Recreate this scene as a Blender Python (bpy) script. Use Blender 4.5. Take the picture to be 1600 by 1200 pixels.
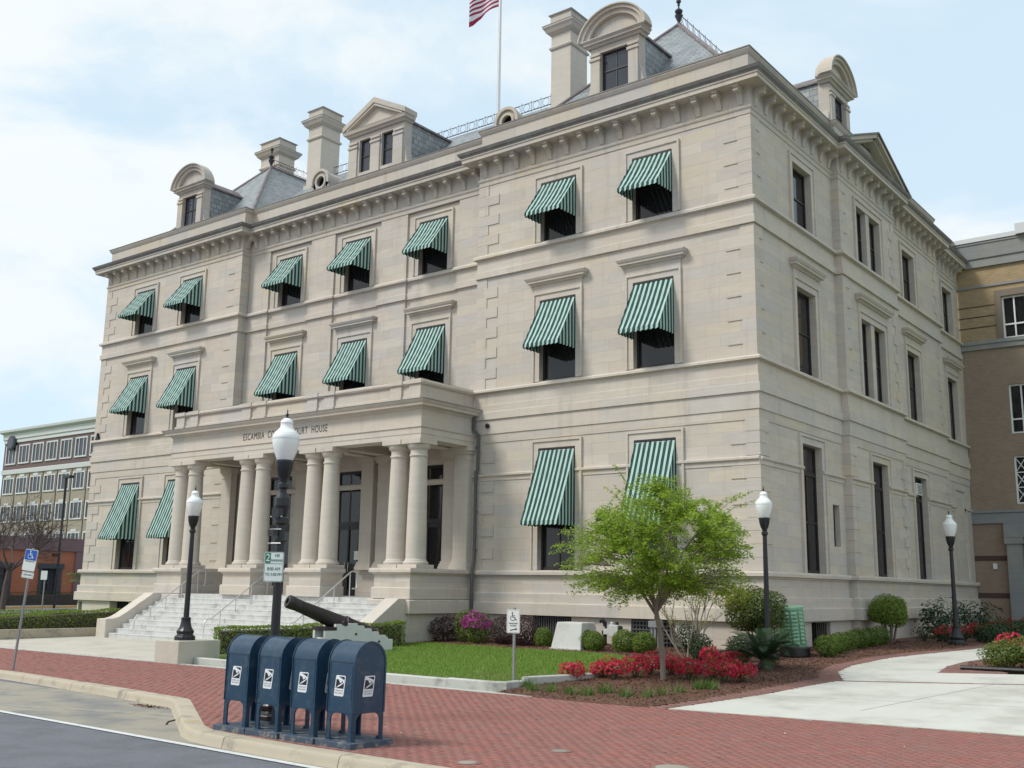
import bpy, bmesh, math, random
import numpy as np
from mathutils import Vector, Matrix
R=math.radians; PI=math.pi
random.seed(7); rng=np.random.default_rng(11)
for o in list(bpy.data.objects): bpy.data.objects.remove(o)
SC=bpy.context.scene; COL=SC.collection

# ------------------------------------------------------------------ camera
cd=bpy.data.cameras.new('camera'); cam=bpy.data.objects.new('camera',cd); COL.objects.link(cam)
SC.camera=cam
F_PX=1645.68
cd.sensor_fit='HORIZONTAL'; cd.sensor_width=36; cd.lens=36*F_PX/1600; cd.clip_start=.1; cd.clip_end=3000
YAW,PITCH,ROLL=.6594,.1922,.0156
CAM=Vector((12.695,-27.9906,2.05))
f_=Vector((-math.sin(YAW)*math.cos(PITCH),math.cos(YAW)*math.cos(PITCH),math.sin(PITCH)))
r_=Vector((math.cos(YAW),math.sin(YAW),0)); u_=r_.cross(f_)
r2=r_*math.cos(ROLL)+u_*math.sin(ROLL); u2=u_*math.cos(ROLL)-r_*math.sin(ROLL)
cam.matrix_world=Matrix(((r2.x,u2.x,-f_.x,CAM.x),(r2.y,u2.y,-f_.y,CAM.y),(r2.z,u2.z,-f_.z,CAM.z),(0,0,0,1)))
def ray(x,y): return f_+r2*((x-800)/F_PX)-u2*((y-600)/F_PX)
def at_depth(x,y,d): return CAM+ray(x,y)*d
def at_z(x,y,z): d=ray(x,y); return CAM+d*((z-CAM.z)/d.z)
def at_y(x,y,Y): d=ray(x,y); return CAM+d*((Y-CAM.y)/d.y)
def at_x(x,y,X): d=ray(x,y); return CAM+d*((X-CAM.x)/d.x)

# ------------------------------------------------------------------ sky, sun, exposure
SUN_EL,SUN_AZ=R(50),R(214)      # azimuth clockwise from +Y ; light comes from the street side, left of the camera
wd=bpy.data.worlds.new('World'); SC.world=wd; wd.use_nodes=True
nt=wd.node_tree; nt.nodes.clear()
def wn(t,**k):
    n=nt.nodes.new(t)
    for a,b in k.items(): setattr(n,a,b)
    return n
out=wn('ShaderNodeOutputWorld'); bg=wn('ShaderNodeBackground'); bg.inputs[1].default_value=.1
sky=wn('ShaderNodeTexSky',sky_type='NISHITA',sun_disc=False,sun_elevation=SUN_EL,sun_rotation=SUN_AZ,air_density=1.0,dust_density=.8,ozone_density=1.2)
tc=wn('ShaderNodeTexCoord'); mp=wn('ShaderNodeMapping'); mp.inputs['Scale'].default_value=(1.0,1.0,2.6)
no=wn('ShaderNodeTexNoise'); no.inputs['Scale'].default_value=1.7; no.inputs['Detail'].default_value=9; no.inputs['Roughness'].default_value=.58; no.inputs['Distortion'].default_value=.35
mp.inputs['Location'].default_value=(2.6,1.1,.9)
mr=wn('ShaderNodeMapRange'); mr.inputs[1].default_value=.40; mr.inputs[2].default_value=.56; mr.inputs[3].default_value=.42; mr.interpolation_type='SMOOTHSTEP'; mr.clamp=True
mx=wn('ShaderNodeMix',data_type='RGBA'); mx.inputs[7].default_value=(7.0,7.5,7.8,1)
n2=wn('ShaderNodeTexNoise'); n2.inputs['Scale'].default_value=4.5; n2.inputs['Detail'].default_value=7
cr=wn('ShaderNodeMix',data_type='RGBA'); cr.inputs[6].default_value=(5.25,5.7,5.9,1); cr.inputs[7].default_value=(5.95,6.2,6.25,1)
lk=nt.links.new
lk(tc.outputs['Generated'],mp.inputs[0]); lk(mp.outputs[0],no.inputs[0]); lk(mp.outputs[0],n2.inputs[0])
lk(no.outputs[0],mr.inputs[0]); lk(mr.outputs[0],mx.inputs[0]); hz=wn('ShaderNodeMix',data_type='RGBA'); hz.inputs[0].default_value=.72; hz.inputs[7].default_value=(3.3,5.15,6.5,1); lk(sky.outputs[0],hz.inputs[6]); lk(hz.outputs[2],mx.inputs[6]); lk(n2.outputs[0],cr.inputs[0]); lk(cr.outputs[2],mx.inputs[7])
lk(mx.outputs[2],bg.inputs[0]); lk(bg.outputs[0],out.inputs[0])
sl=bpy.data.lights.new('sun','SUN'); sl.energy=1.65; sl.angle=R(15); sl.color=(1,.95,.87)
so=bpy.data.objects.new('sun',sl); COL.objects.link(so)
sd=Vector((math.sin(SUN_AZ)*math.cos(SUN_EL),math.cos(SUN_AZ)*math.cos(SUN_EL),math.sin(SUN_EL)))
so.rotation_euler=sd.to_track_quat('Z','Y').to_euler(); so.location=(0,-40,60)
SC.render.engine='CYCLES'
SC.view_settings.view_transform='Standard'; SC.view_settings.look='None'; SC.view_settings.exposure=0.72; SC.view_settings.gamma=1
SC.view_settings.use_curve_mapping=False

# ------------------------------------------------------------------ materials
def newmat(name):
    m=bpy.data.materials.new(name); m.use_nodes=True; t=m.node_tree; b=t.nodes['Principled BSDF']
    def N(ty,**k):
        n=t.nodes.new(ty)
        for a,c in k.items(): setattr(n,a,c)
        return n
    return m,t,b,N,t.links.new
def c4(c): return (c[0],c[1],c[2],1)
def noise(N,L,src,scale,detail=5,rough=.55):
    n=N('ShaderNodeTexNoise'); n.inputs['Scale'].default_value=scale; n.inputs['Detail'].default_value=detail; n.inputs['Roughness'].default_value=rough
    if src: L(src,n.inputs['Vector'])
    return n
def mixc(N,L,fac,a,b,blend='MIX'):
    x=N('ShaderNodeMix',data_type='RGBA',blend_type=blend)
    for i,v in ((0,fac),(6,a),(7,b)):
        if isinstance(v,(int,float)): x.inputs[i].default_value=v
        elif isinstance(v,(tuple,list)): x.inputs[i].default_value=c4(v)
        else: L(v,x.inputs[i])
    return x.outputs[2]
def rangemap(N,L,src,a,b,c=0,d=1):
    x=N('ShaderNodeMapRange'); x.inputs[1].default_value=a; x.inputs[2].default_value=b; x.inputs[3].default_value=c; x.inputs[4].default_value=d
    L(src,x.inputs[0]); return x.outputs[0]
def bumpn(N,L,b,src,strength,dist=.02):
    x=N('ShaderNodeBump'); x.inputs['Strength'].default_value=strength; x.inputs['Distance'].default_value=dist
    L(src,x.inputs['Height']); L(x.outputs[0],b.inputs['Normal'])
def simple(name,col,rough=.6,metal=0,var=.12,scale=3,bump=.0,bscale=40,spec=.5,coords='Object',dirt=None,dscale=1.2,dlo=.5,dhi=.7):
    m,t,b,N,L=newmat(name)
    tcn=N('ShaderNodeTexCoord'); src=tcn.outputs['Object']
    if coords=='World': src=N('ShaderNodeNewGeometry').outputs['Position']
    n=noise(N,L,src,scale,6,.6)
    c=mixc(N,L,n.outputs[0],tuple(x*(1-var) for x in col),tuple(min(1,x*(1+var)) for x in col))
    if dirt:
        d=noise(N,L,src,dscale,8,.65); c=mixc(N,L,rangemap(N,L,d.outputs[0],dlo,dhi),c,dirt)
    L(c,b.inputs['Base Color'])
    b.inputs['Roughness'].default_value=rough; b.inputs['Metallic'].default_value=metal; b.inputs['Specular IOR Level'].default_value=spec
    if bump:
        q=noise(N,L,src,bscale,6,.6); bumpn(N,L,b,q.outputs[0],bump)
    return m
def ashlar(name,c1,c2,bw=1.15,bh=.37,mort=.006,stain=.30,cm=None):
    m,t,b,N,L=newmat(name)
    pos=N('ShaderNodeNewGeometry').outputs['Position']
    sx=N('ShaderNodeSeparateXYZ'); L(pos,sx.inputs[0])
    ad=N('ShaderNodeMath',operation='ADD'); L(sx.outputs[0],ad.inputs[0]); L(sx.outputs[1],ad.inputs[1])
    cb=N('ShaderNodeCombineXYZ'); L(ad.outputs[0],cb.inputs[0]); L(sx.outputs[2],cb.inputs[1])
    br=N('ShaderNodeTexBrick'); L(cb.outputs[0],br.inputs['Vector'])
    br.inputs['Scale'].default_value=1; br.inputs['Brick Width'].default_value=bw; br.inputs['Row Height'].default_value=bh; br.inputs['Mortar Size'].default_value=mort
    br.inputs['Mortar Smooth'].default_value=.4
    br.inputs['Color1'].default_value=(0,0,0,1); br.inputs['Color2'].default_value=(1,1,1,1)
    br.inputs['Mortar'].default_value=(.5,.5,.5,1); br.offset=.43; br.squash=1.0; br.inputs['Bias'].default_value=0
    rp=N('ShaderNodeValToRGB'); e=rp.color_ramp.elements; rp.color_ramp.interpolation='LINEAR'
    av=tuple((p+q)/2 for p,q in zip(c1,c2)); sp_=1 if bw<10 else 0
    tints=[tuple(c1),(av[0]*.96,av[1]*.985,av[2]*1.04),av,(av[0]*1.02,av[1]*.99,av[2]*.96),tuple(c2),(av[0]*1.04,av[1]*1.0,av[2]*.91)]
    while len(e)<6: e.new(.5)
    for i_,t_ in enumerate(tints): e[i_].position=(0,.22,.42,.62,.84,1.0)[i_]; e[i_].color=c4(t_ if sp_ else av)
    L(br.outputs[0],rp.inputs[0])
    # bedding streaks inside the stone, soot and rain streaks
    mp=N('ShaderNodeMapping'); mp.inputs['Scale'].default_value=(.9,.9,5); L(pos,mp.inputs[0])
    bed=noise(N,L,mp.outputs[0],1.6,7,.6)
    c=mixc(N,L,rangemap(N,L,bed.outputs[0],.3,.7,0,1),tuple(x*.93 for x in (1,.99,.97)),(1.04,1.03,1.0))
    jf=rangemap(N,L,br.outputs['Fac'],0,1,1.0,.78); jc=N('ShaderNodeCombineXYZ'); [L(jf,jc.inputs[q]) for q in range(3)]
    base_=mixc(N,L,1.0,rp.outputs[0],jc.outputs[0],'MULTIPLY') if mort>0 else rp.outputs[0]
    col=mixc(N,L,1.0,base_,c,'MULTIPLY')
    big=noise(N,L,pos,.45,6,.6)
    col=mixc(N,L,rangemap(N,L,big.outputs[0],.5,.72,0,.3),col,(.47,.43,.365))
    mp2=N('ShaderNodeMapping'); mp2.inputs['Scale'].default_value=(2.4,2.4,.22); L(pos,mp2.inputs[0])
    stn=noise(N,L,mp2.outputs[0],1.0,8,.7)
    col=mixc(N,L,rangemap(N,L,stn.outputs[0],.54,.8,0,stain),col,(.22,.20,.18))
    blk=noise(N,L,pos,1.1,8,.7)
    col=mixc(N,L,rangemap(N,L,blk.outputs[0],.58,.8,0,stain*.7),col,(.30,.29,.27))
    L(col,b.inputs['Base Color']); b.inputs['Roughness'].default_value=.85; b.inputs['Specular IOR Level'].default_value=.25
    fine=noise(N,L,pos,22,6,.6); bumpn(N,L,b,fine.outputs[0],.12,.02)
    return m
def brickmat(name,c1,c2,cm,bw=.22,bh=.075,mort=.008,bump=.4):
    m,t,b,N,L=newmat(name)
    pos=N('ShaderNodeNewGeometry').outputs['Position']
    sx=N('ShaderNodeSeparateXYZ'); L(pos,sx.inputs[0])
    ad=N('ShaderNodeMath',operation='ADD'); L(sx.outputs[0],ad.inputs[0]); L(sx.outputs[1],ad.inputs[1])
    cb=N('ShaderNodeCombineXYZ'); L(ad.outputs[0],cb.inputs[0]); L(sx.outputs[2],cb.inputs[1])
    br=N('ShaderNodeTexBrick'); L(cb.outputs[0],br.inputs['Vector']); br.inputs['Scale'].default_value=1
    br.inputs['Brick Width'].default_value=bw; br.inputs['Row Height'].default_value=bh; br.inputs['Mortar Size'].default_value=mort
    br.inputs['Color1'].default_value=c4(c1); br.inputs['Color2'].default_value=c4(c2); br.inputs['Mortar'].default_value=c4(cm)
    n=noise(N,L,pos,1.3,6,.6); c=mixc(N,L,rangemap(N,L,n.outputs[0],.35,.7,0,.3),br.outputs[0],tuple(x*.6 for x in c1))
    L(c,b.inputs['Base Color']); b.inputs['Roughness'].default_value=.9
    bumpn(N,L,b,br.outputs['Fac'],-bump,.01)
    return m
def slatemat(name,horiz):
    m,t,b,N,L=newmat(name)
    pos=N('ShaderNodeNewGeometry').outputs['Position']
    sx=N('ShaderNodeSeparateXYZ'); L(pos,sx.inputs[0])
    ad=N('ShaderNodeMath',operation='ADD'); L(sx.outputs[0],ad.inputs[0]); L(sx.outputs[1],ad.inputs[1])
    cb=N('ShaderNodeCombineXYZ'); L(ad.outputs[0],cb.inputs[0]); L(sx.outputs[2],cb.inputs[1])
    br=N('ShaderNodeTexBrick'); L(cb.outputs[0],br.inputs['Vector']); br.inputs['Scale'].default_value=1
    br.inputs['Brick Width'].default_value=.30; br.inputs['Row Height'].default_value=horiz; br.inputs['Mortar Size'].default_value=.012; br.inputs['Mortar Smooth'].default_value=.1
    br.inputs['Color1'].default_value=(.16,.18,.19,1); br.inputs['Color2'].default_value=(.28,.305,.32,1); br.inputs['Mortar'].default_value=(.06,.07,.07,1)
    n=noise(N,L,pos,1.5,6,.6); c=mixc(N,L,rangemap(N,L,n.outputs[0],.4,.7,0,.4),br.outputs[0],(.28,.305,.315))
    L(c,b.inputs['Base Color']); b.inputs['Roughness'].default_value=.42
    fr=N('ShaderNodeMath',operation='FRACT'); dv=N('ShaderNodeMath',operation='DIVIDE'); L(sx.outputs[2],dv.inputs[0]); dv.inputs[1].default_value=horiz; L(dv.outputs[0],fr.inputs[0])
    iv=N('ShaderNodeMath',operation='SUBTRACT'); iv.inputs[0].default_value=1; L(fr.outputs[0],iv.inputs[1])
    bumpn(N,L,b,iv.outputs[0],.5,.03)
    return m
def leafmat(name,c1,c2,trans=.35,rough=.5):
    m,t,b,N,L=newmat(name)
    ge=N('ShaderNodeNewGeometry')
    c=mixc(N,L,ge.outputs['Random Per Island'],c1,c2)
    L(c,b.inputs['Base Color']); b.inputs['Roughness'].default_value=rough; b.inputs['Specular IOR Level'].default_value=.35
    tr=N('ShaderNodeBsdfTranslucent'); tcx=mixc(N,L,.5,c,tuple(min(1,x*1.5) for x in c2)); L(tcx,tr.inputs[0])
    ms=N('ShaderNodeMixShader'); ms.inputs[0].default_value=trans
    o=[n for n in t.nodes if n.type=='OUTPUT_MATERIAL'][0]
    L(b.outputs[0],ms.inputs[1]); L(tr.outputs[0],ms.inputs[2]); L(ms.outputs[0],o.inputs[0])
    return m
def islandmat(name,cols,rough=.85,useobj=False,bump=.15,extra=None):
    m,t,b,N,L=newmat(name)
    src=N('ShaderNodeObjectInfo').outputs['Random'] if useobj else N('ShaderNodeNewGeometry').outputs['Random Per Island']
    rp=N('ShaderNodeValToRGB'); rp.color_ramp.interpolation='LINEAR'
    e=rp.color_ramp.elements
    while len(e)<len(cols): e.new(.5)
    for i,cc in enumerate(cols): e[i].position=i/(len(cols)-1); e[i].color=c4(cc)
    L(src,rp.inputs[0]); pos=N('ShaderNodeNewGeometry').outputs['Position']
    n=noise(N,L,pos,.7,7,.62); c=mixc(N,L,rangemap(N,L,n.outputs[0],.38,.72,0,.6),rp.outputs[0],extra or cols[0])
    mps=N('ShaderNodeMapping'); mps.inputs['Scale'].default_value=(.55,2.6,1); L(pos,mps.inputs[0]); ns=noise(N,L,mps.outputs[0],1.9,6,.62); c=mixc(N,L,rangemap(N,L,ns.outputs[0],.46,.70,0,.42),c,tuple(x*.62+.03 for x in cols[0]))
    n2=noise(N,L,pos,9,5,.6); c=mixc(N,L,rangemap(N,L,n2.outputs[0],.45,.8,0,.14),c,(.26,.22,.2))
    L(c,b.inputs['Base Color']); b.inputs['Roughness'].default_value=rough; b.inputs['Specular IOR Level'].default_value=.12
    q=noise(N,L,pos,60,4,.6); bumpn(N,L,b,q.outputs[0],bump,.01)
    return m
M={}
M['stone']=ashlar('limestone_ashlar',(.495,.452,.405),(.57,.527,.477))
M['trim']=ashlar('limestone_trim',(.52,.475,.427),(.575,.533,.485),1.6,.9,.004,.42)
M['cornice']=ashlar('limestone_cornice',(.485,.445,.40),(.54,.50,.455),1.4,.9,.003,.5)
M['column']=ashlar('limestone_column',(.55,.508,.458),(.56,.518,.468),40,40,.0,.35)
M['gutter']=simple('weathered_copper_gutter',(.17,.155,.15),.6,0,.3,4,.2,30,coords='World',dirt=(.20,.25,.22),dscale=2.5,dlo=.5,dhi=.72)
M['copper']=simple('brown_copper_flashing',(.16,.125,.13),.5,.1,.2,3,coords='World',dirt=(.25,.27,.26),dscale=3)
M['slate']=slatemat('slate_roof',.145); M['slate2']=slatemat('slate_cheek',.235)
M['iron']=simple('dark_roof_iron',(.05,.045,.06),.55,.2,.2)
def glassmat(name,base,rough=.04):
    m,t,b,N,L=newmat(name); pos=N('ShaderNodeNewGeometry').outputs['Position']
    n=noise(N,L,pos,.9,3); L(mixc(N,L,n.outputs[0],base,tuple(x*1.9 for x in base)),b.inputs['Base Color'])
    b.inputs['Roughness'].default_value=rough; b.inputs['Specular IOR Level'].default_value=.5
    q=noise(N,L,pos,1.6,2); bumpn(N,L,b,q.outputs[0],.05,.03)
    return m
M['glass']=glassmat('dark_window_glass',(.011,.011,.013)); M['glass3']=glassmat('window_glass_with_blind',(.05,.05,.055),.08); M['glass2']=glassmat('office_window_glass',(.03,.034,.045))
M['frame']=simple('dark_bronze_window_frame',(.022,.018,.018),.45)
M['white']=simple('white_painted_metal',(.74,.75,.76),.45,0,.06,2,coords='Object')
M['awn']=None
m,t,b,N,L=newmat('striped_awning_canvas')
uv=N('ShaderNodeUVMap'); sp=N('ShaderNodeSeparateXYZ'); L(uv.outputs[0],sp.inputs[0])
fr=N('ShaderNodeMath',operation='FRACT'); L(sp.outputs[0],fr.inputs[0])
r1=N('ShaderNodeMapRange',interpolation_type='SMOOTHSTEP'); r1.inputs[1].default_value=.51; r1.inputs[2].default_value=.56; L(fr.outputs[0],r1.inputs[0])
r2n=N('ShaderNodeMapRange',interpolation_type='SMOOTHSTEP'); r2n.inputs[1].default_value=.94; r2n.inputs[2].default_value=1.0; L(fr.outputs[0],r2n.inputs[0])
sb=N('ShaderNodeMath',operation='SUBTRACT'); L(r1.outputs[0],sb.inputs[0]); L(r2n.outputs[0],sb.inputs[1])
c=mixc(N,L,sb.outputs[0],(.006,.052,.047),(.47,.67,.615))
n=noise(N,L,N('ShaderNodeNewGeometry').outputs['Position'],2.2,6); c=mixc(N,L,rangemap(N,L,n.outputs[0],.42,.72,0,.16),c,(.15,.2,.18)); wr=noise(N,L,N('ShaderNodeNewGeometry').outputs['Position'],5,4); bumpn(N,L,b,wr.outputs[0],.35,.04)
L(c,b.inputs['Base Color']); b.inputs['Roughness'].default_value=.75
tr=N('ShaderNodeBsdfTranslucent'); L(c,tr.inputs[0]); ms=N('ShaderNodeMixShader'); ms.inputs[0].default_value=.18
oo=[q for q in t.nodes if q.type=='OUTPUT_MATERIAL'][0]; L(b.outputs[0],ms.inputs[1]); L(tr.outputs[0],ms.inputs[2]); L(ms.outputs[0],oo.inputs[0])
M['awn']=m
M['black']=simple('black_painted_iron',(.012,.013,.017),.35,0,.2,4,.05,30)
M['globe']=simple('white_acrylic_globe',(.78,.80,.79),.22,0,.03)
M['globe'].node_tree.nodes['Principled BSDF'].inputs['Subsurface Weight'].default_value=.3
M['galv']=simple('galvanised_steel',(.30,.31,.32),.45,.6,.2,20)
M['rail']=simple('brushed_steel_rail',(.62,.62,.62),.35,.5,.08)
M['blue']=simple('postal_blue_paint',(.015,.046,.088),.30,0,.12,2,.03,18,dirt=(.055,.085,.11),dscale=8,dlo=.52,dhi=.74)
M['pad']=simple('scuffed_blue_plate',(.05,.075,.115),.6,0,.3,6,.2,30,dirt=(.26,.25,.20),dscale=6,dlo=.52,dhi=.66)
M['decal_white']=simple('white_vinyl',(.70,.72,.75),.5,0,.03); M['decal_dark']=simple('dark_vinyl',(.012,.016,.028),.4,0,.05); M['decal_grey']=simple('grey_print',(.24,.26,.30),.5,0,.05)
M['sign_white']=simple('sign_white',(.66,.70,.68),.4,0,.04); M['sign_blue']=simple('sign_blue',(.012,.09,.42),.4,0,.05); M['sign_green']=simple('sign_green',(.012,.16,.10),.4,0,.05); M['sign_black']=simple('sign_black',(.03,.035,.04),.5,0,.05)
M['concrete']=simple('pale_concrete',(.53,.53,.485),.85,0,.10,1.4,.1,30,coords='World',dirt=(.38,.365,.315),dscale=.75,dlo=.47,dhi=.72)
M['plaza']=simple('worn_plaza_concrete',(.50,.475,.41),.85,0,.08,.9,.1,30,coords='World',dirt=(.36,.34,.29),dscale=.8,dlo=.45,dhi=.75)
M['kerb']=simple('tan_kerb_concrete',(.42,.37,.285),.88,0,.12,2,.3,40,coords='World',dirt=(.20,.18,.155),dscale=2.2,dlo=.53,dhi=.72)
M['kerbw']=simple('white_kerb_concrete',(.50,.50,.48),.85,0,.1,2,.25,40,coords='World',dirt=(.26,.25,.23),dscale=2.0,dlo=.5,dhi=.72)
M['bay']=simple('stained_bay_concrete',(.30,.275,.225),.85,0,.12,1.2,.25,60,coords='World',dirt=(.17,.175,.175),dscale=.75,dlo=.46,dhi=.66)
M['asphalt']=simple('bluish_asphalt',(.15,.16,.185),.85,0,.45,38,.7,90,coords='World',dirt=(.11,.118,.135),dscale=1.3,dlo=.45,dhi=.7)
M['paint']=simple('worn_white_line',(.60,.62,.62),.7,0,.1,12,coords='World',dirt=(.3,.3,.32),dscale=8,dlo=.56,dhi=.72)
M['paintblue']=simple('faded_blue_white_line',(.36,.38,.37),.8,0,.1,12,coords='World',dirt=(.25,.24,.21),dscale=6,dlo=.42,dhi=.58)
M['yellow']=simple('yellow_paint',(.62,.45,.08),.7,0,.15,8,coords='World')
M['orangeyellow']=simple('parking_stop_paint',(.60,.36,.09),.75,0,.15,6)
M['sand']=simple('brick_joint_sand',(.215,.125,.108),.95,0,.2,10,coords='World')
bcols=[(.255,.145,.13),(.30,.13,.11),(.32,.133,.11),(.34,.145,.12),(.315,.15,.13),(.28,.158,.143)]
M['pbrick']=islandmat('red_paving_brick',bcols,extra=(.29,.145,.127)); M['pbrick_one']=islandmat('red_paving_brick_single',bcols,useobj=True,extra=(.29,.145,.127))
M['redband']=islandmat('dull_border_brick',[(.21,.115,.10),(.27,.15,.13),(.24,.14,.125)],extra=(.22,.14,.125))
M['mulch']=simple('pine_bark_mulch',(.125,.062,.042),.95,0,.4,25,.9,60,coords='World')
M['chips']=islandmat('bark_chips',[(.07,.034,.022),(.15,.072,.045),(.23,.13,.085),(.17,.08,.052)],rough=.9)
M['soil']=simple('lawn_soil',(.08,.15,.02),.95,0,.3,6,.4,50,coords='World')
M['grass']=leafmat('lawn_grass',(.125,.225,.024),(.23,.345,.055),.3)
M['grassdry']=leafmat('dry_grass',(.20,.19,.07),(.27,.25,.11),.2)
M['leaf_tree']=leafmat('spring_leaves',(.12,.235,.016),(.34,.47,.055),.42)
M['leaf_box']=leafmat('boxwood_leaves',(.07,.125,.018),(.19,.265,.04),.3)
M['leaf_hedge']=leafmat('hedge_leaves',(.09,.155,.02),(.22,.30,.045),.3)
M['leaf_dark']=leafmat('dark_shrub_leaves',(.018,.04,.018),(.055,.095,.035),.25)
M['leaf_mid']=leafmat('mid_shrub_leaves',(.05,.09,.016),(.17,.21,.04),.3)
M['leaf_yel']=leafmat('yellow_green_leaves',(.20,.24,.03),(.36,.36,.07),.4)
M['leaf_purple']=leafmat('purple_shrub_leaves',(.035,.02,.026),(.10,.055,.06),.25)
M['leaf_sago']=leafmat('sago_fronds',(.016,.045,.018),(.05,.10,.035),.2,.38)
M['leaf_lir']=leafmat('liriope_blades',(.06,.13,.02),(.13,.23,.045),.3)
M['leaf_gloss']=leafmat('glossy_big_leaves',(.012,.04,.022),(.045,.10,.05),.15,.3)
M['fl_red']=leafmat('red_azalea_petals',(.42,.012,.045),(.66,.05,.11),.35)
M['fl_red2']=leafmat('scarlet_azalea_petals',(.34,.012,.022),(.52,.03,.045),.3)
M['fl_mag']=leafmat('magenta_azalea_petals',(.33,.02,.22),(.52,.06,.40),.35)
M['bark']=simple('grey_bark',(.20,.17,.14),.9,0,.3,20,.5,40); M['barkdark']=simple('dark_light_blocker',(.07,.055,.05),.9,0,.3,20,.4,40)
M['barkgrey']=simple('brown_grey_bark',(.11,.085,.08),.9,0,.3,20,.4,40); M['gun']=simple('rusted_gun_iron',(.032,.024,.026),.55,.1,.4,8,.25,40); M['carriage']=simple('pale_painted_carriage',(.58,.60,.605),.7,0,.06,3)
M['util']=simple('grey_white_enclosure',(.52,.52,.50),.55,0,.05,3,dirt=(.40,.40,.38),dscale=2); M['utilgreen']=simple('green_louvred_metal',(.18,.36,.23),.5,0,.1,4,dirt=(.13,.24,.16),dscale=3); M['plastic']=simple('black_plastic',(.015,.016,.018),.4,0,.2,10,.2,15)
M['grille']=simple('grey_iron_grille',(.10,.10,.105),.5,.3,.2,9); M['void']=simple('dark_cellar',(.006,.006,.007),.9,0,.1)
M['door']=simple('dark_door_paint',(.012,.011,.011),.3,0,.2); M['paper']=simple('paper_notice',(.72,.73,.72),.7,0,.03)
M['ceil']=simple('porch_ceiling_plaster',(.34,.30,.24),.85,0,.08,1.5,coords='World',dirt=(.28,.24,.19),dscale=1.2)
M['step']=simple('worn_marble_step',(.55,.55,.535),.62,0,.12,2.5,.08,30,coords='World',dirt=(.34,.34,.33),dscale=2.2,dlo=.47,dhi=.75)
M['letters']=simple('incised_letter_shade',(.07,.063,.056),.9,0,.2)  # dark base colour paints the shade of incised lettering onto raised letters
M['tan']=brickmat('tan_annex_brick',(.36,.26,.14),(.43,.325,.19),(.32,.25,.17)); M['brown']=brickmat('brown_annex_brick',(.28,.21,.155),(.33,.25,.185),(.28,.23,.19)); M['soldier']=simple('dark_soldier_course',(.085,.052,.045),.9,0,.2,20,coords='World')
M['castgrey']=ashlar('grey_cast_stone',(.25,.26,.265),(.27,.28,.285),1.5,1.2,.006,.2); M['castbrown']=simple('brown_window_surround',(.20,.165,.13),.85,0,.08,2,coords='World')
M['offtan']=simple('office_tan_stucco',(.33,.29,.23),.9,0,.05,.4,coords='World'); M['offmauve']=simple('office_mauve_stucco',(.15,.105,.105),.9,0,.06,.4,coords='World'); M['offwhite']=simple('office_white_trim',(.60,.61,.62),.8,0,.04,.4,coords='World')
M['orange']=simple('terracotta_stucco',(.42,.155,.085),.9,0,.1,.6,coords='World',dirt=(.30,.115,.07),dscale=.5,dlo=.45,dhi=.75); M['mauve']=simple('mauve_trim_stucco',(.20,.13,.145),.9,0,.08,.6,coords='World'); M['teal']=simple('slate_blue_shutter',(.045,.06,.075),.7,0,.1)
M['roofgrey']=simple('flat_roof_membrane',(.13,.13,.14),.9,0,.1,.5,coords='World')
m,t,b,N,L=newmat('flag_cloth')
uv=N('ShaderNodeUVMap'); sp=N('ShaderNodeSeparateXYZ'); L(uv.outputs[0],sp.inputs[0])
mu=N('ShaderNodeMath',operation='MULTIPLY'); mu.inputs[1].default_value=6.5; L(sp.outputs[1],mu.inputs[0])
fr=N('ShaderNodeMath',operation='FRACT'); L(mu.outputs[0],fr.inputs[0]); gt=N('ShaderNodeMath',operation='GREATER_THAN'); gt.inputs[1].default_value=.5; L(fr.outputs[0],gt.inputs[0])
c=mixc(N,L,gt.outputs[0],(.34,.015,.055),(.78,.78,.82))
ga=N('ShaderNodeMath',operation='LESS_THAN'); ga.inputs[1].default_value=.42; L(sp.outputs[0],ga.inputs[0]); gb=N('ShaderNodeMath',operation='GREATER_THAN'); gb.inputs[1].default_value=.46; L(sp.outputs[1],gb.inputs[0])
an=N('ShaderNodeMath',operation='MULTIPLY'); L(ga.outputs[0],an.inputs[0]); L(gb.outputs[0],an.inputs[1])
c=mixc(N,L,an.outputs[0],c,(.03,.06,.22)); L(c,b.inputs['Base Color']); b.inputs['Roughness'].default_value=.8
M['flag']=m

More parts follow.
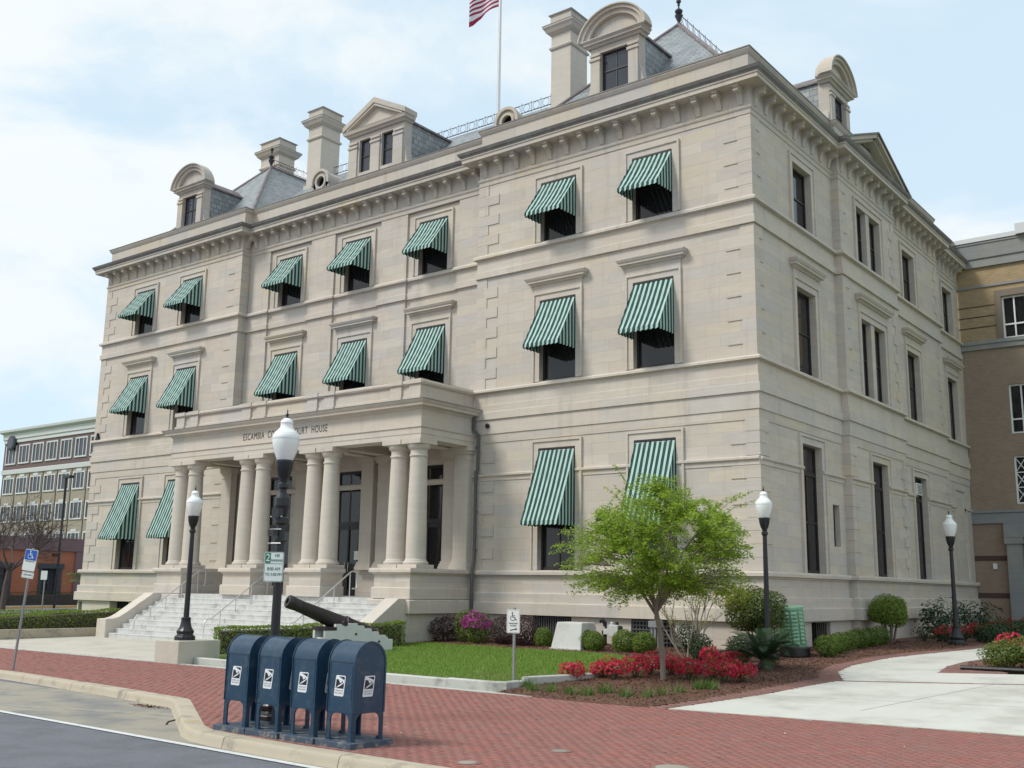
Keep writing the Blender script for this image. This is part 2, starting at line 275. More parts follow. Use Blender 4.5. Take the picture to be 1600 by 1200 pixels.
# ------------------------------------------------------------------ mesh helpers
WL={}
def tag(o,label,cat,group=None,kind=None):
    if label: o['label']=label
    if cat: o['category']=cat
    if group: o['group']=group
    if kind: o['kind']=kind
    return o
def empty(name,loc=(0,0,0),label=None,cat=None,group=None):
    o=bpy.data.objects.new(name,None); COL.objects.link(o); o.location=loc; WL[o.name]=Vector(loc)
    o.empty_display_size=.2
    return tag(o,label,cat,group)
def put(o,parent):
    COL.objects.link(o)
    if parent is not None:
        o.parent=parent; o.location=-WL.get(parent.name,Vector((0,0,0)))
    WL[o.name]=Vector((0,0,0)); return o
class MB:
    def __init__(s): s.v=[]; s.f=[]; s.uv=None
    def add(s,vs,fs):
        k=len(s.v); s.v+= [tuple(p) for p in vs]; s.f+=[tuple(i+k for i in q) for q in fs]; return s
    def box(s,x0,x1,y0,y1,z0,z1):
        return s.add([(x0,y0,z0),(x1,y0,z0),(x1,y1,z0),(x0,y1,z0),(x0,y0,z1),(x1,y0,z1),(x1,y1,z1),(x0,y1,z1)],
            [(0,3,2,1),(4,5,6,7),(0,1,5,4),(1,2,6,5),(2,3,7,6),(3,0,4,7)])
    def hexa(s,b,t): # two quads bottom/top lists of 4 points
        return s.add(list(b)+list(t),[(0,3,2,1),(4,5,6,7),(0,1,5,4),(1,2,6,5),(2,3,7,6),(3,0,4,7)])
    def poly(s,pts): return s.add(pts,[tuple(range(len(pts)))])
    def prism(s,pts,axis,a,b):
        # pts 2d ; axis 'x': pts=(y,z) ; 'y': pts=(x,z) ; 'z': pts=(x,y)
        n=len(pts)
        def q(p,c): return (c,p[0],p[1]) if axis=='x' else ((p[0],c,p[1]) if axis=='y' else (p[0],p[1],c))
        vs=[q(p,a) for p in pts]+[q(p,b) for p in pts]
        fs=[tuple(range(n))[::-1],tuple(range(n,2*n))]+[(i,(i+1)%n,n+(i+1)%n,n+i) for i in range(n)]
        return s.add(vs,fs)
    def lathe(s,prof,c=(0,0,0),n=20,flute=0,fr=0):
        vs=[];fs=[]
        for (r,z) in prof:
            for i in range(n):
                a=2*PI*i/n; rr=r*(1-(fr if flute and i%2 else 0)); vs.append((c[0]+rr*math.cos(a),c[1]+rr*math.sin(a),c[2]+z))
        for j in range(len(prof)-1):
            for i in range(n): fs.append((j*n+i,j*n+(i+1)%n,(j+1)*n+(i+1)%n,(j+1)*n+i))
        fs.append(tuple(range(n))[::-1]); fs.append(tuple((len(prof)-1)*n+i for i in range(n)))
        return s.add(vs,fs)
    def tube(s,pts,rad,n=6):
        pts=[Vector(p) for p in pts]; rad=rad if isinstance(rad,(list,tuple)) else [rad]*len(pts)
        vs=[];fs=[]; up=None
        for i,p in enumerate(pts):
            d=(pts[min(i+1,len(pts)-1)]-pts[max(i-1,0)])
            if d.length<1e-9: d=Vector((0,0,1))
            d.normalize()
            a=Vector((0,0,1)) if abs(d.z)<.9 else Vector((1,0,0))
            if up is not None: a=up
            x=d.cross(a)
            if x.length<1e-5: x=d.orthogonal()
            x.normalize(); y=x.cross(d); up=y
            for k in range(n):
                t=2*PI*k/n; q=p+(x*math.cos(t)+y*math.sin(t))*rad[i]; vs.append(q)
        for i in range(len(pts)-1):
            for k in range(n): fs.append((i*n+k,i*n+(k+1)%n,(i+1)*n+(k+1)%n,(i+1)*n+k))
        fs.append(tuple(range(n))[::-1]); fs.append(tuple((len(pts)-1)*n+k for k in range(n)))
        return s.add(vs,fs)
    def sweep(s,path,prof,caps=True):
        P=[Vector(p) for p in path]; n=len(P); m=len(prof)
        nor=[]
        for i in range(n-1):
            d=(P[i+1]-P[i]).normalized(); nor.append(Vector((d.y,-d.x)))
        vs=[];fs=[]
        for i in range(n):
            if i==0: o=nor[0]
            elif i==n-1: o=nor[-1]
            else:
                a,b=nor[i-1],nor[i]; o=(a+b)/(1+a.dot(b)) if (1+a.dot(b))>.05 else a
            for (d,z) in prof: vs.append((P[i].x+o.x*d,P[i].y+o.y*d,z))
        for i in range(n-1):
            for j in range(m-1): fs.append((i*m+j,(i+1)*m+j,(i+1)*m+j+1,i*m+j+1))
        if caps and m>2: fs.append(tuple(range(m))[::-1]); fs.append(tuple((n-1)*m+j for j in range(m)))
        return s.add(vs,fs)
    def build(s,name,mat,parent=None,smooth=None,bevel=0,seg=2):
        me=bpy.data.meshes.new(name); me.from_pydata(s.v,[],s.f); me.validate(); me.update()
        bm=bmesh.new(); bm.from_mesh(me); bmesh.ops.recalc_face_normals(bm,faces=bm.faces); bm.to_mesh(me); bm.free()
        if smooth is not None:
            me.polygons.foreach_set('use_smooth',[True]*len(me.polygons)); me.set_sharp_from_angle(angle=R(smooth))
        me.materials.append(M[mat] if isinstance(mat,str) else mat)
        o=bpy.data.objects.new(name,me); put(o,parent)
        if bevel:
            bv=o.modifiers.new('bevel','BEVEL'); bv.width=bevel; bv.segments=seg; bv.limit_method='ANGLE'; bv.angle_limit=R(40)
        return o
def struct(o): o['kind']='structure'; return o
def inst(src,parent,loc,rz=0,scale=None,name=None):
    o=src.copy(); COL.objects.link(o); o.parent=parent
    base=WL.get(parent.name,Vector((0,0,0))) if parent is not None else Vector((0,0,0))
    o.location=Vector(loc)-base; o.rotation_euler=(0,0,rz)
    if scale: o.scale=scale
    if name: o.name=name
    WL[o.name]=Vector((0,0,0)); return o
def copy_tree(o,parent=None):
    c=o.copy(); COL.objects.link(c); c.parent=parent
    for ch in list(o.children): copy_tree(ch,c)
    return c
def text_mb(txt,size,depth=.004,align='CENTER',spc=1.0):
    cu=bpy.data.curves.new('t','FONT'); cu.body=txt; cu.size=size; cu.extrude=depth/2; cu.align_x=align; cu.align_y='CENTER'; cu.space_character=spc
    o=bpy.data.objects.new('t',cu); COL.objects.link(o)
    dg=bpy.context.evaluated_depsgraph_get(); dg.update(); me=bpy.data.meshes.new_from_object(o.evaluated_get(dg))
    mb=MB(); mb.v=[tuple(v.co) for v in me.vertices]; mb.f=[tuple(p.vertices) for p in me.polygons]
    bpy.data.objects.remove(o); bpy.data.curves.remove(cu); bpy.data.meshes.remove(me)
    return mb
def xf(mb,mat):
    mb.v=[tuple(mat@Vector(v)) for v in mb.v]; return mb
UP=Matrix(((1,0,0,0),(0,0,-1,0),(0,1,0,0),(0,0,0,1)))   # text plane xy -> xz facing -y
def g(x,y):
    t=min(max((y+10.6)/10.6,0),1); return .45*t+.1*min(max(y/8,0),1)

# ---- vegetation helpers (numpy)
def leaf_mesh(name,cent,nrm,size,mat,parent,aspect=.55,kind=None,droop=0):
    cent=np.asarray(cent,float); n=len(cent); nrm=np.asarray(nrm,float)
    nrm/= (np.linalg.norm(nrm,axis=1,keepdims=True)+1e-9)
    rv=rng.normal(size=(n,3)); a=np.cross(nrm,rv); a/=(np.linalg.norm(a,axis=1,keepdims=True)+1e-9); b=np.cross(nrm,a)
    size=np.asarray(size).reshape(-1,1)*np.ones((n,1))
    v=np.stack([cent-a*size*.5,cent+b*size*.5*aspect+nrm*size*.08,cent+a*size*.5,cent-b*size*.5*aspect+nrm*size*.08],1).reshape(-1,3)
    me=bpy.data.meshes.new(name); me.vertices.add(4*n); me.vertices.foreach_set('co',v.ravel().astype(np.float32))
    me.loops.add(4*n); me.loops.foreach_set('vertex_index',np.arange(4*n,dtype=np.int32)); me.polygons.add(n)
    me.polygons.foreach_set('loop_start',np.arange(0,4*n,4,dtype=np.int32)); me.polygons.foreach_set('loop_total',np.full(n,4,dtype=np.int32))
    me.update(calc_edges=True); me.materials.append(M[mat] if isinstance(mat,str) else mat)
    o=bpy.data.objects.new(name,me); put(o,parent)
    if kind: o['kind']=kind
    return o
def blade_mesh(name,base,h,wd,lean,mat,parent=None):
    n=len(base); az=rng.uniform(0,2*PI,n); w=np.stack([np.cos(az),np.sin(az),np.zeros(n)],1)*np.asarray(wd).reshape(-1,1)*.5
    tip=base+np.stack([lean*np.cos(az+1.3)*h,lean*np.sin(az+1.3)*h,h],1)
    v=np.stack([base-w,base+w,tip],1).reshape(-1,3)
    me=bpy.data.meshes.new(name); me.vertices.add(3*n); me.vertices.foreach_set('co',v.ravel().astype(np.float32))
    me.loops.add(3*n); me.loops.foreach_set('vertex_index',np.arange(3*n,dtype=np.int32)); me.polygons.add(n)
    me.polygons.foreach_set('loop_start',np.arange(0,3*n,3,dtype=np.int32)); me.polygons.foreach_set('loop_total',np.full(n,3,dtype=np.int32))
    me.update(calc_edges=True); me.materials.append(M[mat]); o=bpy.data.objects.new(name,me); put(o,parent); return o
def ball_points(n,rx,ry,rz,shell=.45,lump=.16,flat=0):
    d=rng.normal(size=(n,3)); d/=np.linalg.norm(d,axis=1,keepdims=True)
    k=6; dirs=rng.normal(size=(k*3,3)); dirs/=np.linalg.norm(dirs,axis=1,keepdims=True)
    bump=np.max(d@dirs.T,axis=1); rr=1-shell*rng.random(n)**1.8
    rr*=1-lump+lump*2*np.clip((bump-.75)/.25,0,1)*.8
    p=d*rr[:,None]*np.array([rx,ry,rz]); return p,d
def shrub(name,label,cat,loc,rx,ry,rz,n,size,mat,group=None,zc=None,flowers=None,nf=0,fsize=.05,ftop=.0,stems=5,shell=.5,lump=.16,barkm='barkdark'):
    root=empty(name,loc,label,cat,group); x,y,z=loc; zc=rz*.95 if zc is None else zc
    p,d=ball_points(n,rx,ry,rz,shell,lump); p[:,2]+=zc; k=p[:,2]>.0; p=p[k]; d=d[k]
    nr=d*1.0+rng.normal(size=p.shape)*.55+np.array([0,0,.35])
    leaf_mesh('foliage',p+np.array([x,y,z]),nr,size*rng.uniform(.7,1.25,len(p)),mat,root)
    if nf:
        p,d=ball_points(nf,rx*1.05,ry*1.05,rz*1.05,.2,lump); p[:,2]+=zc; k=(p[:,2]>ftop); p=p[k]; d=d[k]
        leaf_mesh('blossoms',p+np.array([x,y,z]),d+rng.normal(size=p.shape)*.4,fsize*rng.uniform(.7,1.3,len(p)),flowers,root,aspect=.9)
    mb=MB()
    for i in range(stems):
        a=2*PI*i/stems+random.random(); e=Vector((math.cos(a)*rx*.6,math.sin(a)*ry*.6,zc+rz*.1*random.random()))
        mb.tube([(x+math.cos(a)*.04*rx,y+math.sin(a)*.04*ry,z-.05),(x+e.x*.4,y+e.y*.4,z+e.z*.55),(x+e.x,y+e.y,z+e.z)],[.022,.016,.008],5)
    if stems: mb.build('stems',barkm,root)
    return root
print('helpers ok')

# ================================================================== COURTHOUSE
XC=-17.4; WF=-34.8
CH=empty('courthouse',(XC,9,.4),'three-storey pale limestone courthouse with columned porch and slate mansard roof','building')
JOG=[]
for c in (-21.5,-17.4,-13.3): JOG+=[(c-1.33,.45),(c-1.33,.53),(c+1.33,.53),(c+1.33,.45)]
LEFT=[(WF,19),(WF,0),(-24.2,0),(-24.2,.45)]; RIGHT=[(-10.6,.45),(-10.6,0),(0,0),(0,6.56),(.24,6.56),(.24,12.4),(0,12.4),(0,18.95),(-.22,18.95),(-.22,23.05)]
PATHJ=LEFT+JOG+RIGHT; PATHU=LEFT+RIGHT
def offset_path(path,d):
    P=[Vector(p) for p in path]; nor=[]
    for i in range(len(P)-1):
        q=(P[i+1]-P[i]).normalized(); nor.append(Vector((q.y,-q.x)))
    r=[]
    for i in range(len(P)):
        o=nor[0] if i==0 else (nor[-1] if i==len(P)-1 else (nor[i-1]+nor[i])/(1+nor[i-1].dot(nor[i])))
        r.append(P[i]+o*d)
    return r
def wall_seg(mb,P,Q,z0,z1,ops,depth):
    P=Vector(P);Q=Vector(Q); d=(Q-P); ln=d.length; d.normalize(); n=Vector((d.y,-d.x))
    def pt(u,e,z): q=P+d*u-n*e; return (q.x,q.y,z)
    us=sorted({0,ln}|{o[0] for o in ops}|{o[1] for o in ops}); zs=sorted({z0,z1}|{o[2] for o in ops}|{o[3] for o in ops})
    for i in range(len(us)-1):
        for j in range(len(zs)-1):
            cu=(us[i]+us[i+1])/2; cz=(zs[j]+zs[j+1])/2
            if any(o[0]<cu<o[1] and o[2]<cz<o[3] for o in ops): continue
            mb.poly([pt(us[i],0,zs[j]),pt(us[i+1],0,zs[j]),pt(us[i+1],0,zs[j+1]),pt(us[i],0,zs[j+1])])
    for o in ops:
        a,b_,c,e=o
        mb.poly([pt(a,0,c),pt(a,depth,c),pt(a,depth,e),pt(a,0,e)]); mb.poly([pt(b_,0,c),pt(b_,depth,c),pt(b_,depth,e),pt(b_,0,e)])
        mb.poly([pt(a,0,e),pt(b_,0,e),pt(b_,depth,e),pt(a,depth,e)]); mb.poly([pt(a,0,c),pt(b_,0,c),pt(b_,depth,c),pt(a,depth,c)])
Z1,T1,Z2,T2,Z3,T3=2.66,6.62,8.90,11.68,13.80,15.90
WW=1.47
front_r=[-7.1,-3.42]; front_l=[-31.38,-27.7]; centre=[-21.5,-17.4,-13.3]
side=[]   # (centre y, plane x, width, z0, z1)
def fops(cs,x0,z): return [(c-WW/2-x0,c+WW/2-x0,z[0],z[1]) for c in cs]
ZZ=[(Z1,T1),(Z2,T2),(Z3,T3)]
DOORS=[(c,1.62,1.70,6.45) for c in centre]
for i in range(len(PATHJ)-1):
    P,Q=PATHJ[i],PATHJ[i+1]; ops=[]; z0=2.55
    if P==(WF,0):
        for z in ZZ: ops+=fops(front_l,P[0],z)
    elif P==(-10.6,0):
        for z in ZZ: ops+=fops(front_r,P[0],z)
    elif P[1]==.53 and Q[1]==.53:
        c=(P[0]+Q[0])/2
        for z in ZZ[1:]: ops+=fops([c],P[0],z)
        ops.append((c-.81-P[0],c+.81-P[0],1.70,6.45)); z0=1.6
    elif P==(0,0):
        ops=[(3.07,4.6,a,b) for a,b in ZZ]+[(5.45,6.02,3.55,4.9)]
    elif P==(.24,6.56):
        y=P[1]; ops=[(8.68-y,10.25-y,Z1,T1),(8.22-y,9.28-y,Z2,T2),(9.64-y,10.70-y,Z2,T2),(8.22-y,9.28-y,Z3,T3),(9.64-y,10.70-y,Z3,T3)]
    elif P==(0,12.4):
        y=P[1]; ops=[(14.1-y,15.63-y,a,b) for a,b in ZZ]
    elif P==(-.22,18.95):
        y=P[1]; ops=[(20.45-y,21.95-y,a,b) for a,b in ZZ[1:]]
    elif P[1]==.45 and Q[1]==.45: z0=1.6
    mb=MB(); wall_seg(mb,P,Q,z0,16.62,ops,.32); mb.build('wall','stone',CH)
mb=MB(); mb.poly([(WF,19,.2),(WF,19,18),(-1,23,18),(-1,23,.2)]); mb.box(WF+1,-1,1,18.9,.3,1.5); mb.build('wall','stone',CH)

# --- base storey below the ledge: plain cellar wall with openings, then stepped bands
BP=offset_path(LEFT+RIGHT,.08)
for i in range(len(BP)-1):
    if 3==i: continue
    P,Q=BP[i],BP[i+1]; ops=[]
    if i==1: ops=[(c-.75-P.x,c+.75-P.x,.42,1.22) for c in (-31.4,-27.9)]+[(.1,.42,.45,1.15)]
    if i==5: ops=[(-7.97-P.x,-6.44-P.x,.36,1.22),(-4.27-P.x,-2.78-P.x,.36,1.22)]
    if i==6: ops=[(3.1+.08,4.6+.08,.36,1.2)]
    mb=MB(); wall_seg(mb,P,Q,.0,1.26,ops,.45); mb.build('cellar_wall','stone',CH)
BANDS_L=LEFT; BANDS_R=RIGHT
for path in (BANDS_L,BANDS_R):
    MB().sweep(path,[(.0,1.24),(.22,1.24),(.22,1.60),(.20,1.62),(.0,1.62)]).build('plinth_band','trim',CH)
    MB().sweep(path,[(.0,1.62),(.14,1.62),(.14,1.91),(.12,1.93),(.0,1.93)]).build('plinth_band','trim',CH)
    MB().sweep(path,[(.0,1.93),(.05,1.93),(.05,2.45),(.0,2.45)]).build('plinth_band','stone',CH)
    MB().sweep(path,[(.0,2.45),(.09,2.45),(.09,2.505),(.18,2.51),(.18,2.60),(.15,2.65),(.0,2.65)]).build('ledge','trim',CH)
# --- bands between the storeys
B2=[(.0,7.27),(.055,7.275),(.055,7.77),(.11,7.775),(.11,8.02),(.065,8.035),(.065,8.28),(.03,8.295),(.03,8.70),(.08,8.705),(.08,8.73),(.155,8.735),(.155,8.80),(.11,8.85),(.0,8.86)]
B3=[(.0,12.895),(.085,12.90),(.085,13.12),(.035,13.15),(.035,13.57),(.08,13.575),(.08,13.60),(.155,13.605),(.155,13.68),(.11,13.74),(.0,13.75)]
MB().sweep(PATHJ,B2).build('storey_band','trim',CH); MB().sweep(PATHJ,B3).build('storey_band','trim',CH)
# top of ground-storey field and courses under the impost stand slightly proud
MB().sweep(LEFT,[(.0,6.97),(.024,6.97),(.024,7.28),(.0,7.28)]).build('string_course','stone',CH)
MB().sweep(RIGHT,[(.0,6.97),(.024,6.97),(.024,7.28),(.0,7.28)]).build('string_course','stone',CH)
def gaps(P,Q,wins):
    P=Vector(P);Q=Vector(Q); d=(Q-P); ln=d.length; d.normalize(); segs=[]; u=0
    for a,b in sorted(wins):
        if a>u+.05: segs.append((u,a))
        u=b
    if ln>u+.05: segs.append((u,ln))
    return [(P+d*a,P+d*b,a>0.01,b<ln-.01) for a,b in segs]
IMP=[(.0,5.66),(.024,5.66),(.024,5.78),(.05,5.79),(.09,5.82),(.09,5.88),(.0,5.92)]
imp_segs=[((WF,0),(-24.2,0),[(c-WW/2-.02-WF,c+WW/2+.02-WF) for c in front_l]),((-10.6,0),(0,0),[(c-WW/2-.02+10.6,c+WW/2+.02+10.6) for c in front_r]),
 ((0,0),(0,6.56),[(3.05,4.62)]),((.24,6.56),(.24,12.4),[(8.66-6.56,10.27-6.56)]),((0,12.4),(0,18.95),[(14.08-12.4,15.65-12.4)]),((-.22,18.95),(-.22,23.05),[(20.45-18.95,21.95-18.95)])]
for P,Q,w in imp_segs:
    for a,b,_,_2 in gaps(P,Q,w): MB().sweep([a,b],IMP).build('impost_band','trim',CH)
MB().sweep([(-24.2,.45),(-10.6,.45)],[(.0,5.7),(.05,5.74),(.09,5.8),(.09,5.88),(.0,5.92)]).build('impost_band','trim',CH)
# --- frieze, cornice, gutter, parapet
MB().sweep(PATHU,[(.0,16.38),(.03,16.40),(.03,16.54),(.06,16.57),(.075,16.62),(.05,16.66),(.025,16.67),(.025,17.22),(.06,17.27),(.0,17.27)]).build('frieze','cornice',CH)
MB().sweep(PATHU,[(.0,17.27),(.50,17.27),(.50,17.40),(.53,17.41),(.53,17.46),(.0,17.48)]).build('cornice','cornice',CH)
MB().sweep(PATHU,[(.0,17.462),(.54,17.462),(.56,17.50),(.60,17.54),(.63,17.61),(.64,17.63),(.3,17.66),(.0,17.68)]).build('gutter','gutter',CH)
MB().sweep(PATHU,[(-.5,17.6),(-.02,17.66),(-.02,18.38),(.02,18.42),(.05,18.47),(.08,18.52),(.08,18.56),(-.5,18.56)]).build('parapet','cornice',CH)
MB().sweep(PATHU,[(-.5,18.562),(.10,18.562),(.10,18.60),(-.5,18.62)]).build('parapet_flashing','gutter',CH)
# --- brackets
prof=[(0,0),(-.37,0),(-.37,-.085),(-.32,-.095),(-.32,-.115),(-.355,-.125),(-.36,-.185),(-.31,-.215),(-.17,-.225),(-.10,-.29),(-.07,-.42),(-.035,-.54),(0,-.55)]
mb=MB().prism(prof,'x',-.105,.105); mb.box(-.14,.14,-.46,0,0,-.001) if False else None
brk=MB(); brk.prism(prof,'x',-.085,.085); brk.box(-.115,.115,-.40,-.0,-.035,.0)
br0=brk.build('bracket','cornice',CH); first=True
def bracket(x,y,rz):
    global first
    if first:
        br0.location=Vector((x,y,17.268))-WL[CH.name]; br0.rotation_euler=(0,0,rz); first=False; return
    inst(br0,CH,(x,y,17.268),rz)
def brow(P,Q,n,m0=.28):
    P=Vector(P);Q=Vector(Q); d=Q-P; rz=math.atan2(d.y,d.x); ln=d.length; d.normalize(); nn=Vector((d.y,-d.x))
    for i in range(n):
        q=P+d*(m0+(ln-2*m0)*i/(n-1))+nn*.025; bracket(q.x,q.y,rz)
brow((WF,0),(-24.2,0),15); brow((-10.6,0),(0,0),15); brow((-24.2,.45),(-10.6,.45),19,.42)
brow((0,0),(0,6.56),9,.3); brow((.24,6.56),(.24,12.4),8); brow((0,12.4),(0,18.95),9,.42); brow((-.22,18.95),(-.22,23.05),6,.42); bracket(-24.2+.025,.24,PI/2)
# --- quoins (corner blocks wrap both faces)
QH=.365
def quoin_proto(lx,ly,sx,sy):
    # corner at origin; faces toward -y (front) and sx*x (side)
    a=-lx*sx; x0,x1=sorted((a,.026*sx)); mb=MB(); mb.box(x0,x1,-.026,ly,0,QH-.0005); return mb
qcache={}
def quoins(cx,cy,z0,z1,sx,fl,fs,sl,ss,start=0):
    n=int(round((z1-z0)/QH)); 
    for i in range(n):
        k=(i+start)%2; lx,ly=((fl,ss) if k else (fs,sl)); key=(lx,ly,sx,cy>100)
        if key not in qcache:
            qcache[key]=quoin_proto(lx,ly,sx,1).build('quoin_block','stone',CH); o=qcache[key]; o.location=Vector((cx,cy,z0+i*(z1-z0)/n))-WL[CH.name]
        else: inst(qcache[key],CH,(cx,cy,z0+i*(z1-z0)/n))
def quoins_all(cx,cy,sx,fl=.9,fs=.42,sl=.62,ss=.34):
    for z0,z1 in ((2.66,5.65),(5.93,6.96),(8.87,12.88),(13.76,16.37)): quoins(cx,cy,z0,z1,sx,fl,fs,sl,ss)
quoins_all(0,0,1); quoins_all(-10.6,0,-1,.9,.42,.40,.40); quoins_all(WF,0,-1); quoins_all(-24.2,0,1,.9,.42,.40,.40)
# side: blocks at both ends of the bay and at the end of the rear face (corner toward +x / -y for bay start)
def quoins_end(cx,cy,a,b):   # corner whose visible faces are +x (running toward -y) only
    key=('e',a,b)
    for z0,z1 in ((2.66,5.65),(5.93,6.96),(8.87,12.88),(13.76,16.37)):
        n=int(round((z1-z0)/QH))
        for i in range(n):
            L=a if i%2 else b; kk=('e',L)
            if kk not in qcache:
                qcache[kk]=MB().box(-.2,.026,-L,.026,0,QH-.0005).build('quoin_block','stone',CH); qcache[kk].location=Vector((cx,cy,z0+i*(z1-z0)/n))-WL[CH.name]
            else: inst(qcache[kk],CH,(cx,cy,z0+i*(z1-z0)/n))
quoins_all(.24,6.56,1,.25,.25,.62,.34); quoins_end(.24,12.4,.62,.34); quoins_end(0,18.95,.62,.34)

# --- windows (frame with panes) and surrounds
wcache={}
def window_proto(w,h,style):
    mb=MB(); fw=.075
    mb.box(-w/2,-w/2+fw,-.05,.05,0,h); mb.box(w/2-fw,w/2,-.05,.05,0,h); mb.box(-w/2+fw,w/2-fw,-.05,.05,h-fw,h); mb.box(-w/2+fw,w/2-fw,-.06,.05,0,.10)
    tr=None
    if style=='tall': tr=5.75-Z1; mb.box(-w/2+fw,w/2-fw,-.055,.05,tr-.06,tr+.06)
    top=tr-.06 if tr else h-fw
    mid=.1+(top-.1)*.5
    mb.box(-w/2+fw,w/2-fw,-.045,.045,mid-.03,mid+.03)
    if style in('sash4','tall'): mb.box(-.018,.018,-.035,.04,.1,top)
    f=mb.build('window','frame',CH)
    def pane(z0,z1): MB().box(-w/2+fw,w/2-fw,-.012,.012,z0,z1).build('pane','glass',f)
    for ch in (pane,): ch(.1,mid-.03); ch(mid+.03,top)
    if tr: pane(tr+.06,h-fw)
    for c in f.children: c.location=(0,0,0)
    return f
def window(w,h,style,loc,rz):
    k=(round(w,2),round(h,2),style)
    if k not in wcache:
        f=window_proto(w,h,style); wcache[k]=f
        f.location=Vector(loc)-WL[CH.name]; f.rotation_euler=(0,0,rz); return f
    f=copy_tree(wcache[k],CH); f.location=Vector(loc)-WL[CH.name]; f.rotation_euler=(0,0,rz); return f
scache={}
def surround_proto(w,h,kind):
    mb=MB(); a=w/2; h2=h+.22
    mb.box(-a-.20,-a-.001,-.035,.0,0,h2); mb.box(a+.001,a+.20,-.035,.0,0,h2); mb.box(-a,a,-.035,0,h+.001,h2)
    mb.box(-a-.27,-a-.20,-.075,0,0,h2+.07); mb.box(a+.20,a+.27,-.075,0,0,h2+.07); mb.box(-a-.20,a+.20,-.075,0,h2,h2+.07)
    if kind=='hood':
        zt=h2+.07; mb.box(-a-.26,a+.26,-.045,0,zt,zt+.27)
        x=a+.26; mb.sweep([(-x,0),(-x,-.045),(x,-.045),(x,0)],[(0,zt+.25),(.05,zt+.26),(.08,zt+.30),(.17,zt+.33),(.17,zt+.39),(.20,zt+.41),(.245,zt+.49),(.245,zt+.52),(0,zt+.56)])
    return mb.build('window_surround','trim',CH)
def surround(w,h,kind,loc,rz):
    k=(round(w,2),round(h,2),kind)
    if k not in scache:
        scache[k]=surround_proto(w,h,kind); o=scache[k]; o.location=Vector(loc)-WL[CH.name]; o.rotation_euler=(0,0,rz); return
    inst(scache[k],CH,loc,rz)
def front_windows(cs,y,levels=(0,1,2)):
    for c in cs:
        for lv in levels:
            z0,z1=ZZ[lv]; window(WW,z1-z0,'tall' if lv==0 else 'sash',(c,y+.24,z0),0)
            surround(WW,z1-z0,'hood' if lv==1 else 'plain',(c,y,z0),0)
front_windows(front_r,0); front_windows(front_l,0); front_windows(centre,.53,(1,2))
rw=random.Random(4)
for w_ in list(CH.children):
    if w_.name.startswith('window') and 'surround' not in w_.name:
        for p_ in w_.children:
            if rw.random()<.09: p_.material_slots[0].link='OBJECT'; p_.material_slots[0].material=M['glass3']
def side_windows(y0,y1,x,levels=(0,1,2),double=False,surr=True):
    for lv in levels:
        z0,z1=ZZ[lv]
        if double and lv>0:
            for a,b in ((8.22,9.28),(9.64,10.70)): window(b-a,z1-z0,'sash',(x-.24,(a+b)/2,z0),PI/2)
            surround(10.70-8.22,z1-z0,'hood' if lv==1 else 'plain',(x,(8.22+10.70)/2,z0),PI/2)
        else:
            window(y1-y0,z1-z0,'tall' if lv==0 else 'sash',(x-.24,(y0+y1)/2,z0),PI/2)
            surround(y1-y0,z1-z0,'hood' if lv==1 else 'plain',(x,(y0+y1)/2,z0),PI/2)
side_windows(3.07,4.6,0); side_windows(8.68,10.25,.24,double=True); side_windows(14.1,15.63,0); side_windows(20.45,21.95,-.22,(1,2))
MB().box(.24,.26,20.3,22.1,2.7,6.8) if False else None
b_=MB(); b_.box(-.22,-.16,20.2,20.45,2.66,6.85); b_.box(-.22,-.16,21.95,22.2,2.66,6.85); b_.box(-.22,-.16,20.45,21.95,6.62,6.85); b_.build('window_surround','trim',CH)
window(.57,1.35,'sash',(-.22,5.735,3.55),PI/2)
ac=MB(); ac.box(-.16,.10,14.12,14.75,5.9,6.35); ac=ac.build('window_air_conditioner','white',CH)
g_=MB(); [g_.box(.10,.108,14.17,14.70,5.95+.055*k,5.975+.055*k) for k in range(7)]; g_.build('louvre','grille',ac)
# cellar openings: grilles
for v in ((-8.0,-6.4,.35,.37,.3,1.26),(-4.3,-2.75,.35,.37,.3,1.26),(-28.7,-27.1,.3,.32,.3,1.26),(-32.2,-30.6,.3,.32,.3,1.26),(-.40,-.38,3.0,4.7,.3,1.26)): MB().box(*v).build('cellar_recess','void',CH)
gm=MB(); [gm.box(-7.93+.09*k,-7.93+.09*k+.045,-.02,.02,.38,1.2) for k in range(17)]; gm.box(-7.96,-6.45,.02,.035,.40,.45); gm.build('grille','grille',CH)
gm=MB(); [gm.box(-4.25+.115*k,-4.25+.115*k+.045,-.03,.0,.38,1.2) for k in range(13)]; [gm.box(-4.26,-2.79,-.045,-.031,.42+.12*k,.465+.12*k) for k in range(7)]; gm.box(-3.50,-3.42,-.06,-.046,.38,1.2); gm.build('grille','grille',CH)
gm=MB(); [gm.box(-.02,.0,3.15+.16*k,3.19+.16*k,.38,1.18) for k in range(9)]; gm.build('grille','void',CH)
MB().box(-34.55,-34.28,-.06,-.02,.47,1.13).build('vent_plate','grille',CH)

